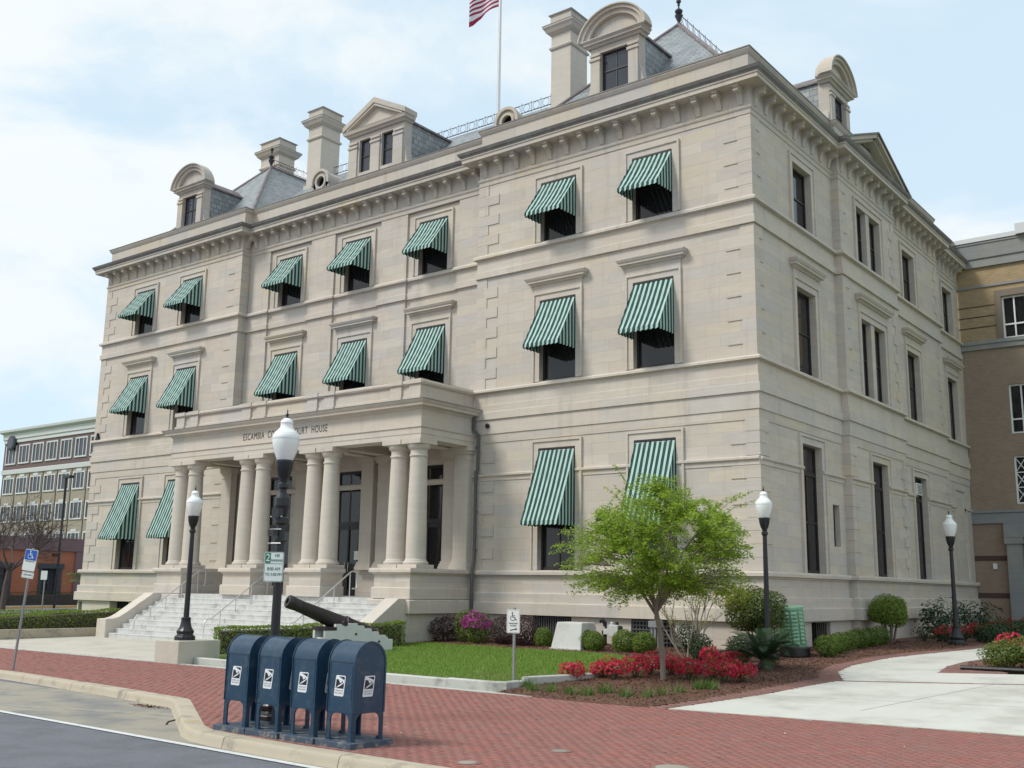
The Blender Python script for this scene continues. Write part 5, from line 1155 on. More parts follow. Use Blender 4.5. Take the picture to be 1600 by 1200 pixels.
# leaning disabled-parking sign at the kerb
base=Vector((-12.18,-14.87,0)); tilt=R(7.5); s=empty('disabled_parking_sign',base,'blue and white disabled-parking sign on a leaning steel post at the left kerb','sign')
axis=Vector((math.sin(tilt),0,math.cos(tilt))); top=base+axis*2.85; rz=R(28)
MB().tube([base-axis*.1,top],.034,6).build('post','galv',s); en=Vector((math.sin(rz),-math.cos(rz),0)); ex=Vector((math.cos(rz),math.sin(rz),0))
def sc(h): return base+axis*h+en*.045
plate(.33,.50,-.003,.003,'sign_white','plate',s,sc(2.57),.03,rz,tilt); plate(.30,.235,-.0050,-.0036,'sign_blue','symbol_panel',s,sc(2.69),.015,rz,tilt); wheelchair(.22,'sign_white',s,sc(2.69)+en*.007,rz,tilt)
for k,(tx,zz) in enumerate((('PARKING BY',2.535),('DISABLED',2.485),('PERMIT',2.435),('ONLY',2.385))): lettering(tx,.042,'sign_black',s,sc(zz)+en*.006,rz,tilt)
plate(.31,.15,-.003,.003,'sign_white','fine_plate',s,sc(2.22),.02,rz,tilt); plate(.28,.12,-.0042,-.0034,'sign_black','border',s,sc(2.22),.015,rz,tilt); plate(.268,.108,-.0055,-.0046,'sign_white','face',s,sc(2.22),.014,rz,tilt); lettering('$250 FINE',.05,'sign_black',s,sc(2.22)+en*.008,rz,tilt)
# second small sign far behind
p=Vector((-36.0,-1.2,g(0,-1.2))); s=empty('small_sign_post',p,'small white sign on a thin post in the car park','sign'); MB().tube([p,p+Vector((0,0,2.1))],.035,6).build('post','galv',s); plate(.32,.42,-.01,.01,'sign_white','plate',s,p+Vector((.02,-.06,1.95)),.03,R(30)); plate(.30,.2,-.016,-.011,'fl_red2','plate_print',s,p+Vector((.02,-.06,2.02)),.03,R(30)) if False else None

# ---- mailboxes
def mailbox(xl,label):
    w,d=.49,.56; yf=-17.98; r=empty('mailbox',(xl+w/2,yf+d/2,0),label,'mailbox','row of blue mailboxes'); x0,x1=xl,xl+w; y0,y1=yf,yf+d; ym=(y0+y1)/2; zb=.42; zs=1.05
    MB().box(x0-.09,x1+.10,y0-.10,y1+.10,-.02,.075).build('base_plate','pad',r,bevel=.008)
    pr=[(y0,zb),(y1,zb)]+[(ym+d/2*math.cos(t),zs+d/2*math.sin(t)) for t in [PI*k/20 for k in range(21)]]
    MB().prism(pr,'x',x0,x1).build('body','blue',r,smooth=32,bevel=.006)
    for xe in (x0-.008,x1-.004):
        k=MB(); n=20
        o_=[(ym+(d/2+.012)*math.cos(PI*i/n),zs+(d/2+.012)*math.sin(PI*i/n)) for i in range(n+1)]; i_=[(ym+(d/2-.016)*math.cos(PI*i/n),zs+(d/2-.016)*math.sin(PI*i/n)) for i in range(n+1)]
        o_=[(y1+.012,zb)]+o_+[(y0-.012,zb)]; i_=[(y1-.016,zb)]+i_+[(y0+.016,zb)]
        for i in range(len(o_)-1): k.prism([o_[i],o_[i+1],i_[i+1],i_[i]],'x',xe,xe+.012)
        k.build('rim','blue',r)
    k=MB(); k.box(x0+.03,x1-.03,y0-.006,y0+.002,1.065,1.075); k.box(x0+.03,x0+.036,y0-.004,y0+.002,.5,1.06); k.box(x1-.036,x1-.03,y0-.004,y0+.002,.5,1.06); k.build('door_seam','blue',r)
    lw=.07
    for (xa,sx) in ((x0,1),(x1,-1)):
        for (ya,sy) in ((y0,1),(y1,-1)):
            # two plates meeting at the corner, curving out into the body
            def pl(n0):
                return [(0,.075),(lw,.075),(lw,zb-.10)]+[(lw+.10*(1-math.cos(t)),zb-.10+.10*math.sin(t)) for t in [PI/2*j/6 for j in range(7)]]+[(0,zb+.0)]
            leg=MB(); q=[(xa+sx*u,z) for u,z in pl(0)]; a,b2=sorted((ya,ya+sy*.014)); leg.prism(q,'y',a,b2)
            q=[(ya+sy*u,z) for u,z in pl(0)]; a,b2=sorted((xa,xa+sx*.014)); leg.prism(q,'x',a+.0005,b2+.0005); leg.box(min(xa,xa+sx*lw)-.004,max(xa,xa+sx*lw)+.004,min(ya,ya+sy*lw)-.004,max(ya,ya+sy*lw)+.004,.075,.085); leg.build('leg','blue',r)
            MB().lathe([(.014,.085),(.014,.105),(.006,.11)],(xa+sx*.085,ya+sy*.02,0),6).build('bolt','blue',r)
    # stickers: slanted label, eagle emblem and two lines of print
    def sticker(o,ex,en):
        sk=.12
        def P2(u,v,dn): return o+ex*(u+sk*v)+Vector((0,0,v))+en*dn
        def quad(pts,dn,mat,name,parent=None):
            m_=MB(); t0=[P2(u,v,dn) for u,v in pts]; t1=[P2(u,v,dn-.0012) for u,v in pts]; n=len(pts); m_.add(t0+t1,[tuple(range(n)),tuple(range(2*n-1,n-1,-1))]+[(i,(i+1)%n,n+(i+1)%n,n+i) for i in range(n)]); return m_.build(name,mat,parent)
        b=quad(rrect(.185,.265,.018),.002,'decal_white','sticker',r)
        quad([(-.077,-.035),(.077,-.035),(.077,.118),(-.077,.118)],.0035,'decal_dark','emblem_field',b)
        quad([(-.077,.118),(-.04,.118),(.075,.075),(.082,.045),(-.0,-.005),(-.075,-.035),(-.03,.0),(.058,.046),(.052,.062),(-.077,.085)],.005,'decal_white','emblem_bird',b)
        quad([(-.03,.075),(.035,.062),(.04,.05),(.0,.035),(-.01,.055)],.005,'decal_white','emblem_bird',b)
        quad([(-.08,-.115),(.08,-.115),(.08,-.045),(-.08,-.045)],.0035,'decal_white','print_panel',b)
        for tx,v in (('UNITED STATES',-.064),('POSTAL SERVICE',-.095)):
            t=text_mb(tx,.026,.001); xs=[q[0] for q in t.v]; kx=.148/(max(xs)-min(xs)); t.v=[tuple(P2(q[0]*kx,v+q[1],.0048)) for q in t.v]; t.build('lettering','decal_dark',b)
    r.rotation_euler=(random.uniform(-.008,.008),random.uniform(-.012,.012),random.uniform(-.03,.03))
    for zz in (1.01,.47):
        for k in range(5): MB().lathe([(.006,0),(.004,.004)],(x1+.008,y0+.06+k*.11,zz),6).build('rivet','blue',r) if False else None
    sticker(Vector(((x0+x1)/2-.02,y0,.765)),Vector((1,0,0)),Vector((0,-1,0))); sticker(Vector((x1+.008,ym-.02,.765)),Vector((0,1,0)),Vector((1,0,0)))
for xl,lb in ((-.24,'leftmost of four blue mailboxes, in front of the lamp post'),(.48,'second blue mailbox from the left in the row of four'),(1.21,'third blue mailbox from the left in the row of four'),(1.92,'rightmost of four blue mailboxes, showing its whole side')): mailbox(xl,lb)

# ---- cannon
D=30.2; Mz=at_depth(449,939,D-.7); Bz=at_depth(586,997,D+.7); ax=(Mz-Bz).normalized(); ln=(Mz-Bz).length
CN=empty('cannon',((Mz+Bz)/2).to_tuple()[:2]+(g(0,((Mz+Bz)/2).y),),'dark iron cannon on a pale stepped carriage pointing up to the left','cannon'); WL[CN.name]=Vector(CN.location)
rot=ax.to_track_quat('Z','Y').to_matrix().to_4x4(); T=Matrix.Translation(Bz)@rot
b=MB(); b.lathe([(.02,-.30),(.07,-.28),(.085,-.22),(.06,-.16),(.10,-.12),(.25,-.06),(.275,0),(.275,.10),(.26,.11),(.255,ln*.34),(.27,ln*.345),(.27,ln*.37),(.235,ln*.38),(.17,ln*.86),(.175,ln*.865),(.175,ln*.88),(.168,ln*.885),(.185,ln*.95),(.19,ln*.985),(.165,ln),(.085,ln),(.085,ln-.5)],(0,0,0),28); xf(b,T); b.build('barrel','gun',CN,smooth=35)
side=ax.cross(Vector((0,0,1))).normalized(); tp=Bz+ax*ln*.42
MB().tube([tp-side*.42,tp+side*.42],.075,12).build('trunnion','gun',CN,smooth=60)
hx=Vector((ax.x,ax.y,0)).normalized(); gz=g(0,tp.y)-.02; base=Vector((tp.x,tp.y,0))
def cheek(sd):
    # outline in (along barrel, z): stepped toward the breech
    zt=tp.z; L=[(.62,gz),(.62,zt-.20),(.30,zt-.20),(.30,zt-.02),(.12,zt-.02),(.08,zt-.06),(-.08,zt-.06),(-.12,zt+.0),(-.38,zt+.0),(-.40,zt-.07),(-.60,zt-.07),(-.62,zt-.15),(-.84,zt-.15),(-.86,zt-.24),(-1.08,zt-.24),(-1.10,zt-.34),(-1.32,zt-.34),(-1.34,zt-.46),(-1.55,zt-.46),(-1.55,gz)]
    m_=MB(); a=[base+hx*u+Vector((0,0,z))+side*(sd-.06) for u,z in L]; c=[base+hx*u+Vector((0,0,z))+side*(sd+.06) for u,z in L]; n=len(L)
    m_.add(a+c,[tuple(range(n)),tuple(range(2*n-1,n-1,-1))]+[(i,(i+1)%n,n+(i+1)%n,n+i) for i in range(n)]); m_.build('carriage_cheek','carriage',CN)
    for u,z in ((-.35,-.3),(-1.1,-.52)): 
        p=base+hx*u+Vector((0,0,zt+z))+side*(sd+(.06 if sd>0 else -.06)); MB().tube([p-side*.012,p+side*.012],.035,10).build('bolt','gun',CN)
cheek(-.34); cheek(.34)
for u,h in ((.45,.25),(-1.35,.2)):
    c=base+hx*u; m_=MB(); q=[c+hx*.1+side*.28,c+hx*.1-side*.28,c-hx*.1-side*.28,c-hx*.1+side*.28]; m_.hexa([(p.x,p.y,gz) for p in q],[(p.x,p.y,tp.z-.40) for p in q]); m_.build('transom','carriage',CN)
c=base+hx*.46; q=[c+hx*.17+side*.40,c+hx*.17-side*.40,c-hx*.2-side*.40,c-hx*.2+side*.40]; m_=MB(); m_.hexa([(p.x,p.y,tp.z-.199) for p in q],[(p.x,p.y,tp.z-.10) for p in q]); m_.build('chock','gun',CN)

# ---- flagpole and flag
FP=Vector((XC,9.4,21.5)); o=MB().lathe([(.10,0),(.095,3),(.07,12),(.05,17),(.05,17.02)],FP,14).build('flagpole','rail',smooth=50); tag(o,'tall pale flagpole rising from the courthouse roof','flagpole'); MB().lathe([(.03,17.0),(.12,17.08),(.12,17.2),(.02,17.3)],FP,12).build('ball','rail',o)
zlow=at_y(777,12,9.4).z; vs=[];fs=[];uv=[]; nu,nv=36,26
for i in range(nu+1):
    for j in range(nv+1):
        u=i/nu; v=j/nv; dirx=Vector((-.80,-.60,0)); nn=Vector((.6,-.8,0))
        p=Vector((XC,9.4,zlow))+dirx*(.08+1.45*u)+Vector((0,0,1.55*v-.92*u**1.15))+nn*(.16*u*math.sin(7*u+2.2*v))+Vector((0,0,.05*math.sin(9*u+3*v)*u))
        if v<.15: p+=Vector((0,0,-.36*(.15-v)/.15*max(0,(u-.45))/.55))+nn*.12*math.sin(20*u)*max(0,u-.45)
        vs.append(p); uv.append((u,v))
for i in range(nu):
    for j in range(nv): a=i*(nv+1)+j; fs.append((a,a+nv+1,a+nv+2,a+1))
FL=uvmesh('flag',vs,fs,uv,'flag',None); tag(FL,'striped red and white flag with blue canton flying from the flagpole','flag')

# ---- utilities by the wall
zg=g(0,-1.9); X0=-5.62; o=MB(); o.hexa([(X0,-2.35,zg),(X0+1.05,-2.35,zg),(X0+1.05,-1.35,zg),(X0,-1.35,zg)],[(X0+.12,-2.2,zg+.76),(X0+1.0,-2.2,zg+.76),(X0+1.0,-1.5,zg+.76),(X0+.12,-1.5,zg+.76)]); U=o.build('utility_enclosure','util',bevel=.03,seg=3); tag(U,'tapered grey-white utility enclosure standing among the round bushes','utility box')
o=MB(); o.box(X0-.03,X0+1.08,-2.38,-1.32,zg-.05,zg+.03); o.build('base_flange','util',U); 
r=empty('standpipe',(-4.85,-.62,.4),'dark standpipe with valves against the cellar wall','pipe'); o=MB(); o.tube([(-4.85,-.62,.35),(-4.85,-.62,1.12)],.06,10); o.lathe([(.09,.75),(.10,.78),(.10,.84),(.09,.87)],(-4.85,-.62,0),12); o.build('pipe','black',r,smooth=50); o=MB(); o.tube([(-4.85,-.62,1.1),(-4.92,-.66,1.18),(-5.0,-.7,1.14)],.07,10); o.build('elbow','black',r,smooth=50); o=MB(); o.tube([(-4.85,-.68,.95),(-4.85,-.74,.95)],.05,10); o.build('valve_wheel','rail',r)
r=empty('meter_box',(-3.95,-1.5,.38),'small grey electric meter box on a post between the round bushes','meter box'); MB().box(-4.0,-3.9,-1.5,-1.42,.36,.80).build('post','grille',r); MB().box(-4.10,-3.78,-1.62,-1.45,.74,1.08).build('box','util',r,bevel=.015); MB().box(-4.30,-4.12,-1.58,-1.46,.80,.96).build('box','util',r,bevel=.01); MB().lathe([(.05,1.08),(.05,1.15),(.03,1.17)],(-3.88,-1.5,0),10).build('cap','black',r); MB().lathe([(.05,1.08),(.05,1.14),(.03,1.16)],(-4.05,-1.5,0),10).build('cap','util',r); MB().box(-3.77,-3.70,-1.58,-1.48,.85,1.05).build('switch','black',r)
r=empty('conduit_pipes',(-3.0,-.6,.4),'pair of grey conduit pipes rising beside the lattice grille','pipe')
for dx in (0,.11,.22): MB().tube([(-3.28+dx,-.55,.3),(-3.28+dx,-.55,1.14),(-3.28+dx,-.35,1.18)],.035,8).build('conduit','galv',r,smooth=50)
MB().box(-3.36,-2.96,-.62,-.45,1.02,1.2).build('cap','galv',r)
# green louvred housing
px=1.2; py=-.85; zg=g(px,py); r=empty('green_louvred_housing',(px,py,zg),'pale green louvred metal housing on a black base by the cellar opening','utility box')
MB().lathe([(.36,0),(.40,.03),(.40,.24),(.37,.27)],(px,py,zg),16).build('base','plastic',r,smooth=40); n=10
tl=Matrix.Translation((px,py,zg+.26))@Matrix.Rotation(R(4),4,'X')@Matrix.Rotation(R(-3),4,'Y')
b=MB(); b.lathe([(.33,0),(.33,.05),(.30,.06),(.31,.95),(.345,.96),(.345,1.02),(.30,1.04)],(0,0,0),10); xf(b,tl); b.build('body','utilgreen',r)
for k in range(9):
    for a in range(10):
        t0=2*PI*a/10; t1=2*PI*(a+1)/10; z=.10+k*.095
        def pt(t,rr,zz): return tl@Vector((rr*math.cos(t),rr*math.sin(t),zz))
        e=.12; l=MB(); p=[pt(t0+(t1-t0)*e,.305,z+.07),pt(t1-(t1-t0)*e,.305,z+.07),pt(t1-(t1-t0)*e,.345,z),pt(t0+(t1-t0)*e,.345,z)]; q=[v-Vector((0,0,.012)) for v in p]; l.hexa(q,p); l.build('louvre','utilgreen',r)
# car-park stops, light pole
for k,(px_,lb) in enumerate((( 2,'painted parking stop at the left edge of the photo'),(38,'second painted parking stop from the left'),(75,'third painted parking stop from the left'),(123,'painted parking stop next to the corner of the courthouse'))):
    p=at_x(px_,951,-47.5); o=MB().prism([(-.08,0),(.08,0),(.06,.13),(-.06,.13)],'y',-.95,.95).build('parking_stop','orangeyellow'); o.location=(p.x,p.y+.3,g(0,p.y)); tag(o,lb,'parking stop','yellow parking stops')
p=at_depth(89,900,62); r=empty('car_park_light',(p.x,p.y,.5),'slender dark car-park light pole in front of the office block','light pole'); MB().tube([(p.x,p.y,.5),(p.x,p.y,8.2)],.075,8).build('pole','black',r); MB().box(p.x-.1,p.x+.6,p.y-.15,p.y+.15,8.15,8.3).build('head','black',r)
print('furniture ok')

# ================================================================== PLANTS
def grow(mb,p,d,L,rad,lev,maxlev,tips,segs=4,spread=.6,up=.12,kids=(5,5,5),lenk=.62):
    pts=[Vector(p)]; rr=[rad]; dd=Vector(d).normalized()
    for i in range(segs):
        dd=(dd+Vector((random.gauss(0,.13),random.gauss(0,.13),random.gauss(0,.08)+up*.4))).normalized(); pts.append(pts[-1]+dd*L/segs); rr.append(rad*(1-.62*(i+1)/segs))
    mb.tube(pts,rr,5 if lev else 8)
    if lev>=maxlev: tips.append(pts); return
    for k in range(kids[min(lev,len(kids)-1)]):
        t=random.uniform(.3,1.0); i=min(int(t*segs),segs-1); q=pts[i].lerp(pts[i+1],t*segs-i)
        o=dd.orthogonal().normalized(); o.rotate(Matrix.Rotation(random.uniform(0,2*PI),3,dd)); nd=(dd*(1-spread)+o*spread+Vector((0,0,up))).normalized()
        grow(mb,q,nd,L*lenk*random.uniform(.7,1.2),rad*.5,lev+1,maxlev,tips,3,spread,up,kids,lenk)
# young tree
bx,by=.83,-7.13; bz=g(bx,by); TR=empty('young_tree',(bx,by,bz),'young tree with bright spring-green leaves in the mulch bed','tree'); random.seed(21)
mb=MB(); fork=Vector((bx-.15,by-.04,bz+1.5)); cc=Vector((bx+.02,by,bz+2.86)); RX,RH=2.38,1.5
mb.tube([(bx,by,bz-.1),(bx-.02,by,bz+.5),(bx-.07,by-.02,bz+1.05),fork],[.068,.06,.056,.052],10)
limbs=[]
for k in range(10):
    a_=2*PI*k/9+random.uniform(-.2,.2); rr=random.uniform(.45,.72) if k<9 else .05; zz=random.uniform(-.15,.55) if k<9 else .75
    e_=cc+Vector((RX*rr*math.cos(a_),RX*rr*math.sin(a_),RH*zz)); st=fork+Vector((0,0,random.uniform(-.22,.1))); pl=[st]
    for i in range(1,7):
        t=i/6; q=st.lerp(e_,t)+Vector((random.gauss(0,.04),random.gauss(0,.04),.22*math.sin(PI*t)*(1-rr*.4))); pl.append(q)
    limbs.append(pl); mb.tube(pl,[.034*(1-.75*i/6)+.004 for i in range(7)],6)
allp=[q for l in limbs for q in l[2:]]; C_=[];Nn=[]
def spray(tip,start,n,sp):
    mid=start.lerp(tip,.55)+Vector((0,0,.08)); pl=[start,mid,tip]; mb.tube(pl,[.010,.006,.002],4)
    for k in range(n):
        t=random.uniform(.25,1.06); q=(start.lerp(mid,t*2) if t<.5 else mid.lerp(tip,t*2-1)); w=sp*(1.15-.6*t)
        C_.append(tuple(q+Vector((random.gauss(0,w),random.gauss(0,w),random.gauss(0,w*.7)-.01)))); Nn.append((random.gauss(0,.55),random.gauss(0,.55),1))
for k in range(980):
    d=Vector((random.gauss(0,1),random.gauss(0,1),random.gauss(0,1))).normalized(); r0=random.uniform(.45,1)**.6*(.82+.30*max(0,math.sin(3.1*d.x+1.7*d.y*2+2.3*d.z)))
    tip=cc+Vector((RX*d.x*r0,RX*d.y*r0,RH*d.z*r0)); 
    if tip.z<fork.z+.02: continue
    st=min(allp,key=lambda q:(q-tip).length+max(0,q.z-tip.z)*1.5); 
    if (st-tip).length>1.0: st=st.lerp(tip,.35)
    spray(tip,st,int(random.uniform(36,72)),.085)
for k in range(8):
    a_=random.uniform(0,2*PI); d=Vector((math.cos(a_)*.75,math.sin(a_)*.75,random.uniform(.35,1.0))); st=cc+Vector((RX*.62*d.x,RX*.62*d.y,RH*.62*d.z)); spray(cc+Vector((RX*1.12*d.x,RX*1.12*d.y,RH*1.15*d.z)),st,60,.04)
mb.build('trunk','bark',TR,smooth=60)
C_=np.array(C_); Nn=np.array(Nn); print('tree leaves',len(C_))
leaf_mesh('crown',C_,Nn,rng.uniform(.045,.09,len(C_)),'leaf_tree',TR,aspect=.5)
# multi-stem crepe myrtle
bx,by=-.75,-2.95; bz=g(bx,by); CM=empty('crepe_myrtle',(bx,by,bz),'bare multi-stemmed shrub with sparse yellow-green tips behind the azaleas','tree'); random.seed(5); mb=MB(); tips=[]
for k in range(7):
    a=2*PI*k/7; d=Vector((math.cos(a)*.42,math.sin(a)*.42,1)); grow(mb,(bx+math.cos(a)*.12,by+math.sin(a)*.12,bz-.05),d,1.8*random.uniform(.85,1.1),.028,0,2,tips,5,.42,.2,(4,3),.42)
mb.build('trunk','bark',CM,smooth=60); C_=[];Nn=[]
for pts in tips:
    for k in range(9): q=pts[-2].lerp(pts[-1],random.random()*1.2); C_.append(tuple(q+Vector((random.gauss(0,.04),random.gauss(0,.04),random.gauss(0,.04))))); Nn.append((random.gauss(0,.6),random.gauss(0,.6),1))
leaf_mesh('crown',C_,Nn,rng.uniform(.04,.07,len(C_)),'leaf_yel',CM)
# big rounded shrub at the corner, and the clipped one on the right
def bush_on_stems(loc,rx,rz,zc,n,label,mat,name='clipped_shrub',size=.065):
    x,y,z=loc; r=empty(name,loc,label,'shrub'); p,d=ball_points(n,rx,rx,rz,.55,.2); p[:,2]+=zc
    leaf_mesh('crown',p+np.array(loc),d+rng.normal(size=p.shape)*.6+np.array([0,0,.4]),size*rng.uniform(.7,1.3,len(p)),mat,r); mb=MB()
    for k in range(7):
        a=2*PI*k/7; mb.tube([(x+.10*math.cos(a),y+.10*math.sin(a),z-.05),(x+.22*math.cos(a),y+.22*math.sin(a),z+zc*.5),(x+rx*.55*math.cos(a),y+rx*.55*math.sin(a),z+zc)],[.03,.024,.012],6)
    mb.build('stems','bark',r,smooth=60); return r
M['leaf_bush']=leafmat('bush_leaves',(.035,.065,.013),(.13,.165,.033),.28)
bush_on_stems((.38,-1.3,g(0,-1.35)),.80,.66,1.15,9000,'large rounded dark green shrub on pale stems behind the corner lamp post','leaf_bush','rounded_shrub')
p_,d_=ball_points(1500,.55,.5,.35,.6,.3); o=leaf_mesh('new_growth',p_+np.array([.0,-1.75,g(0,-1.7)+1.55]),d_+rng.normal(size=p_.shape)*.7,rng.uniform(.05,.09,len(p_)),'leaf_yel',bpy.data.objects['rounded_shrub'])
bush_on_stems((1.05,7.2,g(1,7.2)),.66,.52,1.0,7000,'clipped round green shrub on several stems against the side wall','leaf_hedge','clipped_shrub')
# boxwood balls and dark shrubs along the wall
def ball(x,y,r,rz,lab,mat='leaf_box',n=3400,name='boxwood_ball',size=.05,grp='round boxwoods by the wall',lump=.08):
    return shrub(name,lab,'shrub',(x,y,g(x,y)-.02),r,r,rz,n,size,mat,grp,lump=lump,shell=.35)
ball(-6.3,-1.75,.29,.30,'small round boxwood left of the grey-white enclosure'); ball(-4.62,-2.0,.29,.30,'first round boxwood right of the grey-white enclosure'); ball(-4.18,-2.2,.30,.29,'round boxwood directly in front of the meter box'); ball(-3.30,-2.05,.35,.33,'largest round boxwood, right of the meter box'); ball(-2.62,-2.1,.34,.31,'round boxwood in front of the lattice grille')
ball(-10.1,-1.85,.5,.46,'wispy purple-leaved shrub at left end of the wall bed','leaf_purple',2200,'purple_shrub',.06,'purple shrubs by the wall',.3); ball(-7.75,-1.75,.46,.46,'left of two round dark purple shrubs behind the accessible sign','leaf_purple',4200,'purple_shrub',.05,'purple shrubs by the wall',.08); ball(-6.95,-1.85,.48,.47,'right of two round dark purple shrubs behind the accessible sign','leaf_purple',4200,'purple_shrub',.05,'purple shrubs by the wall',.08)
ball(-9.35,-1.6,.5,.52,'green shrub between the purple shrub and the magenta azalea','leaf_mid',3200,'green_shrub',.06,None,.15)
shrub('magenta_azalea','azalea covered in magenta blossom under the downpipe','shrub',(-8.75,-1.9,g(0,-1.9)-.02),.5,.45,.50,2600,.06,'leaf_mid',None,flowers='fl_mag',nf=1500,fsize=.06,ftop=.5)
ball(-1.75,-1.2,.35,.42,'low dark shrub in front of the lattice grille beside the tree trunk','leaf_dark',1800,'dark_shrub',.06,None,.2); ball(-.25,-3.3,.30,.36,'low dark shrub at foot of the bare multi-stemmed shrub','leaf_dark',1500,'dark_shrub',.06,None,.2); ball(.6,-2.9,.32,.36,'low dark shrub beside the sago palm','leaf_dark',1500,'dark_shrub',.06,None,.2)
M['leaf_rowbush']=leafmat('row_bush_leaves',(.05,.10,.016),(.15,.22,.035),.3)
# clipped hedge row on the right wall
rowp=[(1.95,-.55,.30),(1.75,.55,.25),(1.6,1.3,.27),(1.5,2.3,.28),(1.45,3.3,.30),(1.35,4.4,.30),(1.3,5.5,.30)]
for i,(x,y,r) in enumerate(rowp): ball(x,y,r*1.06,r*1.05,['nearest low green bush of the row along the side wall, beside the green housing','second low green bush of the row along the side wall','third low green bush of the row along the side wall','fourth low green bush of the row along the side wall','fifth low green bush of the row along the side wall','sixth low green bush of the row along the side wall','farthest low green bush of the row along the side wall'][i],'leaf_rowbush',2200,'low_bush',.05,'row of low bushes along the side wall',.12)
# hedges
def hedge(a,b,w,h,label,n,mat='leaf_hedge'):
    a=Vector(a);b=Vector(b); m=(a+b)/2; L=(b-a).length; d=(b-a)/L; nn=Vector((-d.y,d.x)); z0=g(m.x,m.y); r=empty('hedge',(m.x,m.y,z0),label,'hedge','clipped hedges around the plaza')
    fa=np.array([L*h,L*h,L*w,w*h,w*h]); fc=rng.choice(5,n,p=fa/fa.sum()); u=rng.uniform(-L/2,L/2,n); v=rng.uniform(-w/2,w/2,n); z=rng.uniform(0,h,n); N3=np.zeros((n,3))
    for k in range(5):
        s=fc==k; q=np.abs(rng.normal(0,.035,s.sum()))
        if k==0: v[s]=-w/2+q; N3[s]=(-nn.x,-nn.y,.2)
        if k==1: v[s]=w/2-q; N3[s]=(nn.x,nn.y,.2)
        if k==2: z[s]=h-q; N3[s]=(0,0,1)
        if k==3: u[s]=-L/2+q; N3[s]=(-d.x,-d.y,.2)
        if k==4: u[s]=L/2-q; N3[s]=(d.x,d.y,.2)
    wob=.05*np.sin(u*2.3)+.04*np.sin(u*5.1+1); z=z*(1+wob*.5); zz=np.array([g(0,m.y+d.y*q) for q in u])
    c=np.stack([m.x+d.x*u+nn.x*v,m.y+d.y*u+nn.y*v,zz+z],1); leaf_mesh('foliage',c,N3+rng.normal(size=(n,3))*.55,rng.uniform(.045,.08,n),mat,r)
    k=MB(); e=.12; q=[m+d*(L/2-e)*s1+nn*(w/2-e)*s2 for s1,s2 in ((-1,-1),(1,-1),(1,1),(-1,1))]; k.hexa([(p.x,p.y,g(0,p.y)) for p in q],[(p.x,p.y,g(0,p.y)+h-e) for p in q]); k.build('light_blocking_core','barkdark',r); return r  # solid dark core added inside the leaves to block light
hedge((-13.1,-8.5),(-10.2,-3.75),.85,.74,'clipped box hedge between the stair and the lawn, behind the cannon',9000)
hedge((-25.9,-9.6),(-25.9,-3.6),1.0,.75,'clipped hedge behind the low kerb wall beside the stair',8000); hedge((-32.5,-8.6),(-27.4,-4.4),.9,.72,'clipped hedge in front of the far left wing window',6000)
hedge((-54.4,-12),(-54.4,11.5),1.1,.85,'long dark hedge at the foot of the terracotta building',8000,'leaf_dark')
# red azaleas
az=[(900,1063,.27),(930,1061,.29),(960,1062,.29),(990,1060,.28),(1022,1054,.30),(1050,1056,.30),(1078,1062,.28),(1106,1064,.31),(1138,1066,.31),(1160,1066,.27),(1112,1040,.28),(1148,1042,.28)]
azl=['leftmost red azalea in the mulch bed, next to the lawn','second red azalea from the left in the mulch bed','third red azalea from the left in the mulch bed','fourth red azalea from the left in the mulch bed','red azalea just left of the young tree trunk','red azalea just behind the young tree trunk','red azalea just right of the young tree trunk','second red azalea right of the young tree trunk','red azalea two bushes left of the sago palm','red azalea touching the sago palm fronds','small red azalea behind the row, left of the sago palm','small red azalea behind the row, beside the sago palm']
def gpos(px,py):
    z=.15
    for i in range(60): q=at_z(px,py,z); z=z*.7+g(q.x,q.y)*.3
    return at_z(px,py,z)
for (a,b,r),lb in zip(az,azl):
    r*=random.uniform(.85,1.2); p=gpos(a+random.uniform(-5,5),b); p.y+=random.uniform(-.25,.3); shrub('red_azalea',lb,'shrub',(p.x,p.y+.1,g(p.x,p.y+.1)),r*.95,r*.9,r*.66,330,.045,'leaf_mid','red azaleas in the mulch bed',zc=r*.78,flowers='fl_red',nf=430,fsize=.06,ftop=r*.42,stems=4,lump=.42,shell=.75)
# sago palm: fronds one by one
sx,sy=1.75,-4.0; sz=g(sx,sy); SP=empty('sago_palm',(sx,sy,sz),'dark sago palm with arching fronds at right end of the azaleas','palm'); MB().lathe([(.12,-.05),(.13,.08),(.1,.18),(.05,.24)],(sx,sy,sz),10).build('trunk','barkdark',SP)
def frond(L,arch):
    vs=[];fs=[]; sp=[]; n=34
    for i in range(n+1):
        t=i/n; sp.append(Vector((L*t*(1-.12*t*arch),0,L*(.95*t-arch*t*t))))
    for i in range(3,n):
        d=(sp[i+1]-sp[i]).normalized(); ll=L*.24*math.sin(PI*min(1,(i+1)/n*.93+.05))**.6
        for s in (-1,1):
            o_=Vector((d.x*.55,s*.85,d.z*.55+.22)).normalized(); k=len(vs); a=sp[i]; vs+=[a-d*.009,a+d*.009,a+o_*ll*.6+d*.009,a+o_*ll,a+o_*ll*.6-d*.009]; fs.append((k,k+1,k+2,k+3,k+4))
    m_=MB(); m_.add(vs,fs); m_.tube(sp,[.012*(1-.7*i/n) for i in range(n+1)],4); return m_
fr_=[frond(1.05,.55),frond(1.0,.85),frond(.9,.30)]; fo=[f.build('frond','leaf_sago',SP) for f in fr_]
k=0
for i in range(42):
    src=fo[i%3]; o=src if i<3 else src.copy()
    if i>=3: COL.objects.link(o); o.parent=SP
    o.location=Vector((sx,sy,sz+.2))-WL[SP.name]; o.rotation_euler=(random.uniform(-.1,.1),random.uniform(-.45,.42),i*2.39996); o.scale=[random.uniform(.8,1.1)]*3
